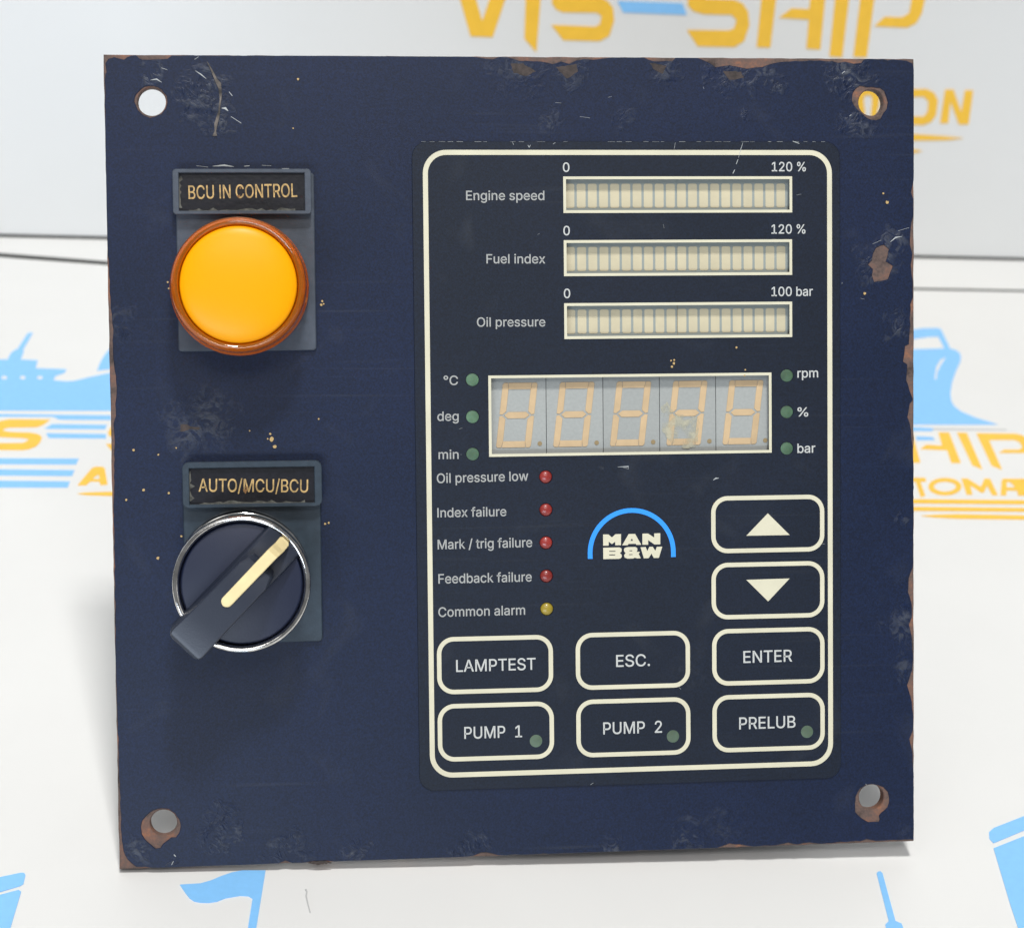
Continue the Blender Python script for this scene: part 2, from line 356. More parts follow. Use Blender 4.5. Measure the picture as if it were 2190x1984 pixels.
# right logo
tprint('printed_ship', [C2([(-200, 460), (190, 450), (395, 443), (355, 366), (290, 368), (190, 382), (100, 382), (100, 325), (190, 322), (250, 313), (350, 311), (372, 318), (432, 444), (470, 455), (495, 475), (502, 500), (498, 530), (470, 590), (445, 660), (434, 730), (438, 780), (455, 815), (500, 852), (600, 895), (690, 922), (740, 938), (190, 938), (-300, 936)]),
    C2([(408, 496), (370, 515), (342, 560), (330, 640), (342, 648), (348, 600), (372, 550)])], M['print_blue'])
for q in ([(-300, 952), (190, 955), (325, 962), (315, 980), (190, 980), (-300, 976)], [(210, 1015), (318, 1020), (332, 1038), (215, 1040)], [(-300, 1012), (150, 1014), (150, 1038), (-300, 1036)]):
    tprint('printed_stripe', [C2(q)], M['print_blue'])
tprint('printed_line', [C2([(320, 963), (800, 970), (800, 974), (320, 972)])], M['wall'])
for q in ([(120, 990), (185, 990), (238, 1185), (170, 1188)], [(355, 990), (425, 990), (502, 1188), (440, 1188), (412, 1105), (238, 1097), (275, 1070), (380, 1076)],
          [(476, 990), (540, 993), (642, 1230), (576, 1202)],
          [(603, 995), (860, 998), (905, 1010), (970, 1050), (990, 1090), (940, 1122), (750, 1122), (782, 1102), (880, 1102), (905, 1085), (880, 1050), (850, 1038), (684, 1038), (770, 1232), (702, 1205)],
          [(170, 1285), (270, 1285), (276, 1308), (238, 1310), (270, 1402), (240, 1410), (208, 1310), (170, 1308)],
          [(505, 1290), (545, 1290), (632, 1345), (655, 1290), (692, 1292), (742, 1397), (705, 1397), (672, 1335), (652, 1380), (632, 1380), (562, 1332), (577, 1394), (540, 1394)],
          [(875, 1400), (845, 1292), (1010, 1292), (1018, 1312), (960, 1314), (990, 1400)]):
    tprint('printed_letter', [C2(q)], M['print_yellow'])
tprint('printed_letter', [C2(ell(398, 1342, 108, 56)), C2(ell(398, 1342, 72, 33))], M['print_yellow'])
tprint('printed_letter', [C2([(760, 1398), (768, 1300), (780, 1292), (845, 1292), (960, 1398), (915, 1398), (880, 1368), (800, 1366), (798, 1398)]), C2([(800, 1348), (800, 1312), (822, 1312), (858, 1348)])], M['print_yellow'])
for q in ([(150, 1424), (1100, 1434), (1100, 1458), (150, 1450)], [(150, 1474), (1100, 1484), (1100, 1506), (150, 1498)], [(245, 1532), (330, 1526), (480, 1522), (1100, 1534), (1100, 1558), (480, 1550), (330, 1542)]):
    tprint('printed_stripe', [C2(q)], M['print_yellow'])
# nearest row of prints
tprint('printed_ship', [C3([(-200, 470), (0, 430), (100, 409), (116, 410), (122, 420), (112, 462), (95, 472), (0, 500), (-200, 560)])], M['print_blue'])
tprint('printed_ship', [C3([(-200, 580), (0, 515), (90, 491), (101, 500), (45, 690), (30, 760), (-200, 760)])], M['print_blue'])
tprint('printed_flag', [C3([(862, 466), (960, 460), (1010, 446), (1060, 425), (1110, 408), (1160, 398), (1272, 398), (1225, 690), (1215, 760), (1170, 760), (1185, 690), (1210, 532), (1190, 520), (1150, 518), (1080, 530), (1040, 546), (1000, 552), (960, 551), (930, 545), (908, 530), (888, 505)])], M['print_blue'])
tprint('printed_mast', [C4([(1310, 412), (1315, 404), (1328, 402), (1338, 412), (1400, 640), (1428, 652), (1437, 672), (1450, 760), (1360, 760), (1352, 656), (1368, 640)])], M['print_blue'])
tprint('printed_ship', [C4([(1848, 215), (1870, 195), (2016, 138), (2200, 90), (2200, 150), (2016, 205), (1870, 266), (1850, 245)])], M['print_blue'])
tprint('printed_ship', [C4([(1870, 292), (2016, 234), (2200, 180), (2200, 760), (2010, 760), (1990, 680), (1950, 560)])], M['print_blue'])
tprint('pen_mark', [C3([(1463, 520), (1466, 498), (1460, 489), (1468, 487), (1473, 500), (1470, 520), (1478, 560), (1488, 598), (1484, 600), (1473, 562)])], M['pen'])
# backdrop lettering
for q in ([(78, -190), (132, -190), (205, 72), (292, -190), (345, -190), (240, 125), (166, 122)],
          [(352, -190), (402, -190), (400, 0), (386, 175), (346, 130), (350, 0)],
          [(470, -40), (440, -18), (438, 12), (452, 32), (475, 42), (588, 43), (604, 55), (598, 82), (582, 90), (436, 84), (476, 135), (598, 138), (630, 120), (646, 70), (643, 28), (625, 5), (600, -8), (500, -12), (492, -30), (510, -45), (640, -45), (670, -90), (520, -92)],
          [(920, -30), (893, -8), (892, 18), (910, 38), (945, 48), (1038, 50), (1055, 68), (1047, 96), (1030, 103), (889, 101), (925, 155), (1048, 158), (1080, 138), (1098, 85), (1094, 40), (1075, 12), (1045, 0), (950, -3), (945, -22), (960, -36), (1095, -36), (1120, -80), (980, -82)],
          [(1146, -80), (1196, -80), (1168, 160), (1122, 158)],
          [(1308, -80), (1358, -80), (1335, 166), (1288, 163), (1296, 66), (1197, 60), (1240, 29), (1298, 32)],
          [(1392, -80), (1440, -80), (1408, 192), (1365, 188)],
          [(1478, -80), (1640, -80), (1680, -55), (1684, 0), (1674, 45), (1655, 78), (1625, 93), (1516, 88), (1550, 57), (1608, 59), (1632, 45), (1640, 0), (1636, -28), (1615, -38), (1520, -40), (1490, 192), (1445, 190)],
          [(1735, 412), (1752, 300), (1780, 300), (1806, 376), (1818, 302), (1846, 303), (1830, 416), (1798, 416), (1770, 340), (1762, 412)]):
    bprint('printed_letter', [C5(q)], M['print_yellow'])
bprint('printed_letter', [C5([(1600, 300), (1690, 298), (1715, 310), (1728, 335), (1722, 385), (1705, 408), (1680, 418), (1600, 416), (1580, 395), (1582, 320)]), C5([(1620, 325), (1680, 323), (1696, 340), (1693, 375), (1680, 390), (1620, 390), (1610, 375), (1610, 335)])], M['print_yellow'])
bprint('printed_letter', [crop(1780, 90, 9.13, [(430, 1600), (450, 1050), (560, 900), (700, 870), (850, 930), (930, 1050), (910, 1200), (830, 1600), (735, 1600), (775, 1150), (765, 1060), (700, 1030), (620, 1060), (610, 1150), (660, 1600)], Bk)], M['print_yellow'])
bprint('printed_hyphen', [C5([(657, 4), (875, 12), (889, 50), (676, 42)])], M['print_blue'])
for q in ([(1300, 440), (1650, 449), (1740, 455), (1812, 462), (1760, 468), (1650, 470), (1300, 462)], [(1300, 490), (1650, 500), (1675, 505), (1650, 511), (1300, 512)]):
    bprint('printed_stripe', [C5(q)], M['print_yellow'])

# ------------------------------------------------------------------ the control panel
panel = bpy.data.objects.new('control_panel', None); COL.objects.link(panel); panel.empty_display_size = .05
panel.matrix_world = PLATE
panel['label'] = 'worn navy blue engine control panel leaning back, with amber lamp, rotary switch and keypad'; panel['category'] = 'control panel'
HOLES = [(*P(324.6, 218.1), .00305), (*P(1863.2, 219.8), .00295), (*P(1863.8, 1703.8), .00295), (*P(350.2, 1758.7), .00295)]
bars_px = [((1203.7, 378.6), (1692.8, 377.4), (1692.8, 454.6), (1204, 456.8)), ((1204.7, 514.6), (1692.8, 511.7), (1692.5, 587.9), (1205.3, 591.5)), ((1205.5, 649.4), (1692.8, 644.4), (1692.8, 720.3), (1206.2, 725.9))]
bars = [box4(b) for b in bars_px]
disp = box4(((1043.6, 803.7), (1648.8, 795.8), (1648.8, 966.7), (1045.3, 977.5)))
FR = .00062                                   # width of the cream line round a window
def grow(b, d): return (b[0]-d, b[1]-d, b[2]+d, b[3]+d)
wins = [grow(b, -FR) for b in bars+[disp]]
leds = [(1009.8, 811.9, 'g'), (1010.1, 891.1, 'g'), (1010.4, 970.6, 'g'), (1681.7, 803, 'g'), (1681.7, 880.6, 'g'), (1681.7, 958.5, 'g'),
        (1166.5, 1019.3, 'r'), (1167, 1089.6, 'r'), (1167.2, 1159.9, 'r'), (1168, 1230.9, 'r'), (1168.8, 1301.2, 'y'), (1145.5, 1582.6, 'p'), (1438, 1572.7, 'p'), (1724.4, 1562.9, 'p')]
led_xy = [(*P(u, v), k) for u, v, k in leds]
LR = .00148
plate_holes = [circle(x, y, r, 56) for x, y, r in HOLES]+[rect(*grow(wn, .0006)) for wn in wins]
rnd = random.Random(3)
outer = subdiv_edge(rect(-PW/2, -PH/2, PW/2, PH/2), .0022, .00007, rnd)
prism('steel_plate', [[outer]+plate_holes], -PT, 0, M['rust'], panel, bev=.0002, bottom=True)
# paint skin, traced round the chips in the photo
a = lambda p: crop(200, 90, 9.13, p, P)
tr = lambda p: crop(900, 0, 1.5628, p, P)
trc = lambda p: crop(1780, 90, 9.13, p, P)
r1 = lambda p: crop(1380, 280, 3.0433, p, P)
r2 = lambda p: crop(1380, 760, 3.0433, p, P)
r3 = lambda p: crop(1380, 1300, 3.0433, p, P)
b1 = lambda p: crop(0, 1684, 2.24, p, P)
b2 = lambda p: crop(900, 1684, 2.24, p, P)
l1 = lambda p: crop(0, 600, 3.0433, p, P)
skin = a([(228, 900), (225, 620), (262, 600), (240, 420), (290, 340), (400, 295), (480, 330), (590, 350), (650, 300), (740, 264), (830, 264), (900, 320), (950, 352), (1100, 350), (1250, 337), (1440, 325), (1530, 268), (1826, 268)])
skin += tr([(-300, 185.5), (30, 187.5), (185, 190), (215, 198), (240, 201), (262, 191), (290, 192), (330, 205), (375, 206), (420, 209), (440, 214), (470, 207), (495, 214), (520, 203), (545, 198), (575, 202), (600, 197), (640, 191), (745, 193), (765, 203), (800, 207), (840, 205), (852, 193), (925, 194), (955, 207), (985, 226), (1030, 219), (1060, 224), (1090, 231), (1140, 225), (1170, 214), (1200, 209), (1300, 203), (1380, 206)])
skin += trc([(0, 375), (120, 405), (250, 395), (400, 430), (560, 405), (620, 350), (700, 326), (1000, 340), (1080, 372), (1180, 352), (1300, 358), (1450, 362), (1560, 420), (1590, 520), (1592, 900), (1598, 1300)])
skin += r1([(1748, 320), (1742, 345), (1726, 400), (1744, 450), (1742, 560), (1728, 600), (1722, 740), (1738, 800), (1726, 870), (1740, 980), (1742, 1080), (1724, 1130), (1722, 1290), (1714, 1390), (1690, 1402), (1684, 1450), (1678, 1500), (1704, 1520), (1698, 1620), (1722, 1690), (1741, 1740)])
skin += r2([(1740, 292), (1720, 315), (1703, 400), (1722, 450), (1735, 560), (1744, 700), (1745, 1150), (1740, 1380), (1714, 1450), (1708, 1540), (1734, 1620)])
skin += r3([(1736, 60), (1716, 110), (1734, 200), (1742, 300), (1738, 400), (1704, 500), (1734, 610), (1744, 700), (1742, 790), (1718, 850), (1737, 930), (1746, 1100), (1746, 1502), (1500, 1512), (1440, 1500), (1400, 1514), (1200, 1520)])
skin += b2([(1990, 262), (1900, 268), (1860, 261), (1800, 270), (1760, 262), (1700, 275), (1590, 280), (1530, 270), (1480, 265), (1420, 288), (1300, 296), (1180, 300), (1100, 303), (1050, 297), (960, 308), (900, 306), (840, 316), (660, 322), (590, 314), (540, 320), (450, 318), (400, 328), (340, 312), (290, 308), (250, 325), (200, 332), (80, 342)])
skin += b1([(2000, 347), (1860, 344), (1800, 352), (1740, 355), (1600, 360), (1560, 346), (1500, 350), (1460, 361), (1400, 366), (1365, 347), (1335, 362), (1200, 369), (1050, 374), (900, 378), (760, 384), (700, 378), (650, 376), (615, 345), (590, 300), (580, 200), (578, 100), (574, 0)])
skin += l1([(752, 1826+600), (748, 1826+100), (740, 1500), (744, 1350), (742, 1200), (748, 1050), (738, 930), (755, 880), (750, 800), (760, 720), (756, 620), (738, 500), (735, 420), (738, 320), (722, 180), (714, 0)])
skin += [P(228, 500), P(225.5, 350), P(224.5, 260)]
hole_skin = [a([(800, 1170), (812, 1080), (840, 1020), (930, 925), (1000, 875), (1180, 862), (1330, 930), (1425, 1060), (1447, 1180), (1410, 1300), (1320, 1410), (1200, 1463), (1100, 1480), (980, 1440), (870, 1335)]),
             trc([(375, 1150), (400, 1000), (470, 900), (540, 860), (680, 880), (760, 885), (930, 900), (1010, 960), (1060, 1080), (1080, 1180), (1060, 1310), (990, 1400), (940, 1500), (850, 1532), (740, 1522), (620, 1440), (500, 1330), (420, 1250)]),
             crop(1780, 1660, 9.13, [(480, 320), (540, 230), (650, 160), (760, 135), (900, 160), (1000, 210), (1080, 290), (1110, 400), (1110, 500), (1080, 600), (1010, 660), (960, 690), (910, 760), (930, 830), (900, 880), (700, 885), (560, 800), (440, 690), (440, 520), (455, 400)], P),
             crop(230, 1690, 9.13, [(650, 700), (680, 580), (780, 470), (900, 380), (1050, 340), (1200, 355), (1310, 430), (1400, 550), (1430, 680), (1400, 820), (1340, 910), (1250, 910), (1160, 980), (1080, 1040), (1040, 1110), (940, 1125), (850, 1060), (740, 960), (670, 850)], P),
             r1([(1500, 762), (1525, 750), (1550, 740), (1585, 770), (1578, 810), (1565, 850), (1610, 880), (1590, 930), (1580, 965), (1490, 985), (1475, 940), (1480, 900), (1450, 870), (1475, 840), (1480, 800)])]
def clampin(L, m=.00004): return [(max(-PW/2+m, min(PW/2-m, x)), max(-PH/2+m, min(PH/2-m, y))) for x, y in L]
skin = clampin(subdiv_edge(skin, .0011, .00011, rnd))
hole_skin = [subdiv_edge(h, .0007, .00008, rnd) for h in hole_skin]
# overlay
ovb = [P(*q) for q in ((885, 303.5), (1793, 304), (1799, 1660), (892, 1691.5))]
ov = ((ovb[0][0]+ovb[3][0])/2, (ovb[2][1]+ovb[3][1])/2, (ovb[1][0]+ovb[2][0])/2, (ovb[0][1]+ovb[1][1])/2)
win_loops = [rect(*wn) for wn in wins]
prism('paint_coat', [[skin]+hole_skin+[rect(*grow(wn, .0006)) for wn in wins]], .00003, .00022, M['paint'], panel, bev=.0001)
OZ = .00062
overlay = prism('keypad_overlay', [[rrect(*ov, .0035)]+win_loops+[circle(x, y, LR, 28) for x, y, k in led_xy]], .00022, OZ, M['overlay'], panel, bev=.00008)
# window frames (cream lines) and outline
def ring(name, b, wd, r, mat, parent, z=OZ, h=.00005, n=10):
    inner = grow(b, -wd)
    if r > 0: L = [rrect(*b, r, n), rrect(*inner, max(.0001, r-wd), n)]
    else: L = [rect(*b), rect(*inner)]
    return prism(name, [L], z, z+h, mat, parent)
bord = [P(*q) for q in ((903.7, 321.7), (1778.5, 321.7), (1779, 1633.7), (919, 1663.6))]
bb = ((bord[0][0]+bord[3][0])/2, (bord[2][1]+bord[3][1])/2, (bord[1][0]+bord[2][0])/2, (bord[0][1]+bord[1][1])/2)
print('RECTIFY overlay', [tuple(round(c*1000, 2) for c in q) for q in ovb], 'border', [tuple(round(c*1000, 2) for c in q) for q in bord])
ring('border_line', bb, .00112, .0052, M['cream'], overlay)
DZ = -.0014                                   # display faces lie behind the film
for k, b in enumerate(bars):
    ring('window_frame', grow(b, -.00001), FR, 0, M['cream'], overlay)
    bed = prism('bar_display', [[rect(*grow(b, 0))]], DZ-.001, DZ, M['bar_bed'], panel, label=('engine speed bar display', 'fuel index bar display', 'oil pressure bar display')[k])
    wx0, wy0, wx1, wy1 = grow(b, -FR); hgt = b[3]-b[1]; pitch = .00255
    seg = None; yc = (b[1]+b[3])/2-.0001
    for i in range(20):
        x0 = wx0-.0002+i*pitch if False else wx0+.00015+i*pitch; x1 = x0+.00202
        L = rrect(x0, yc-.00272, x1, yc+.00272, .0004, 3)
        prism('bar_segment', [[L]], DZ, DZ+.00006, M['seg_bar'], bed)
    prism('display_joint', [[rect(wx0+10*pitch+.00002, wy0, wx0+10*pitch+.0001, wy1)]], DZ, DZ+.00012, M['digit_dot'] if k == 2 else M['bar_bed'], bed)
ring('window_frame', grow(disp, -.00001), FR, 0, M['cream'], overlay)
divs = [P(u, 880)[0] for u in (1169.8, 1292, 1413, 1533.5)]
pit = (divs[3]-divs[0])/3; yc0 = P(1100, 890)[1]
dx0, dy0, dx1, dy1 = disp
def digit(xr, first):
    """one display digit module whose right edge is xr"""
    x0 = xr-pit
    mod = prism('digit_module', [[rect(max(x0, dx0)+.00006, dy0, min(xr, dx1)-.00006, dy1)]], DZ-.001, DZ, M['digit_bed'], panel, bev=.00003)
    pc = P(880+690/3.0433, 760+390/3.0433); px0 = P(1169.8, 880)[0]-pit
    ox, oy = pc[0]-px0+x0, pc[1]                 # digit centre
    sl = .118; W2, H2, t = .00396, .00732, .00146
    g = .00013
    def q(pts): return [(ox+x+sl*y, oy+y) for x, y in pts]
    hb = H2-t
    segs = [[(-W2+t*.9, H2), (W2-t*.9, H2), (W2-t, hb), (-W2+t, hb)],
            [(-W2+t*.9, -H2), (-W2+t, -hb), (W2-t, -hb), (W2-t*.9, -H2)],
            [(-W2+t*.75, 0), (-W2+t*1.35, t*.5), (W2-t*1.35, t*.5), (W2-t*.75, 0), (W2-t*1.35, -t*.5), (-W2+t*1.35, -t*.5)],
            [(-W2, H2-.0004), (-W2+.0003, H2), (-W2+t*.9-g, H2), (-W2+t-g*.2, hb), (-W2+t, t*.6), (-W2+t*.45, g), (-W2, g*2)],
            [(W2, H2-.0004), (W2-.0003, H2), (W2-t*.9+g, H2), (W2-t, hb), (W2-t, t*.6), (W2-t*.45, g), (W2, g*2)],
            [(-W2, -H2+.0004), (-W2+.0003, -H2), (-W2+t*.9-g, -H2), (-W2+t, -hb), (-W2+t, -t*.6), (-W2+t*.45, -g), (-W2, -g*2)],
            [(W2, -H2+.0004), (W2-.0003, -H2), (W2-t*.9+g, -H2), (W2-t, -hb), (W2-t, -t*.6), (W2-t*.45, -g), (W2, -g*2)]]
    for s in segs: prism('digit_segment', [[q(s)]], DZ, DZ+.00016, M['digit_seg'], mod, bev=.00005)
    cx = x0+ (P(880+840/3.0433, 760+572/3.0433)[0]-px0); cy = P(1155, 949)[1]
    if cx+.0005 < dx1-FR*.2: prism('decimal_point', [[circle(cx, cy, .00052, 16)]], DZ, DZ+.0001, M['digit_dot'], mod)
for k in range(5): digit(divs[0]+pit*k, k == 0)

ms, nt_, bs = new_mat('frosted_smear'); bs.inputs['Base Color'].default_value = (.55, .52, .38, 1); bs.inputs['Roughness'].default_value = .7
tc_ = node(nt_, 'ShaderNodeTexCoord'); nz_ = node(nt_, 'ShaderNodeTexNoise'); nz_.inputs['Scale'].default_value = 420; nz_.inputs['Detail'].default_value = 8
mr_ = node(nt_, 'ShaderNodeMapRange'); mr_.inputs[1].default_value = .42; mr_.inputs[2].default_value = .66; mr_.inputs[4].default_value = .75
nt_.links.new(tc_.outputs['Object'], nz_.inputs['Vector']); nt_.links.new(nz_.outputs['Fac'], mr_.inputs[0]); nt_.links.new(mr_.outputs[0], bs.inputs['Alpha'])
prism('dried_smear', [[subdiv_edge(crop(1380, 760, 3.0433, [(110, 330), (150, 300), (190, 380), (350, 400), (360, 480), (345, 590), (290, 610), (180, 580), (120, 500)], P), .0006, .00025, rnd)]], DZ+.00022, DZ+.00024, ms, panel)
# indicator lenses
for x, y, k in led_xy:
    mt = M[{'g': 'led_green', 'p': 'led_pale', 'r': 'led_red', 'y': 'led_yellow'}[k]]
    if k in 'ry': prof = [(LR-.00003, .00012), (LR-.00005, OZ-.0002), (LR*.8, OZ+.0001), (LR*.5, OZ+.00032), (LR*.2, OZ+.0004), (0, OZ+.00042)]
    else: prof = [(LR-.00003, .00012), (LR-.00005, OZ-.00025), (LR*.7, OZ-.0002), (0, OZ-.00018)]
    lathe('indicator_lens', prof, x, y, mt, panel, 28)

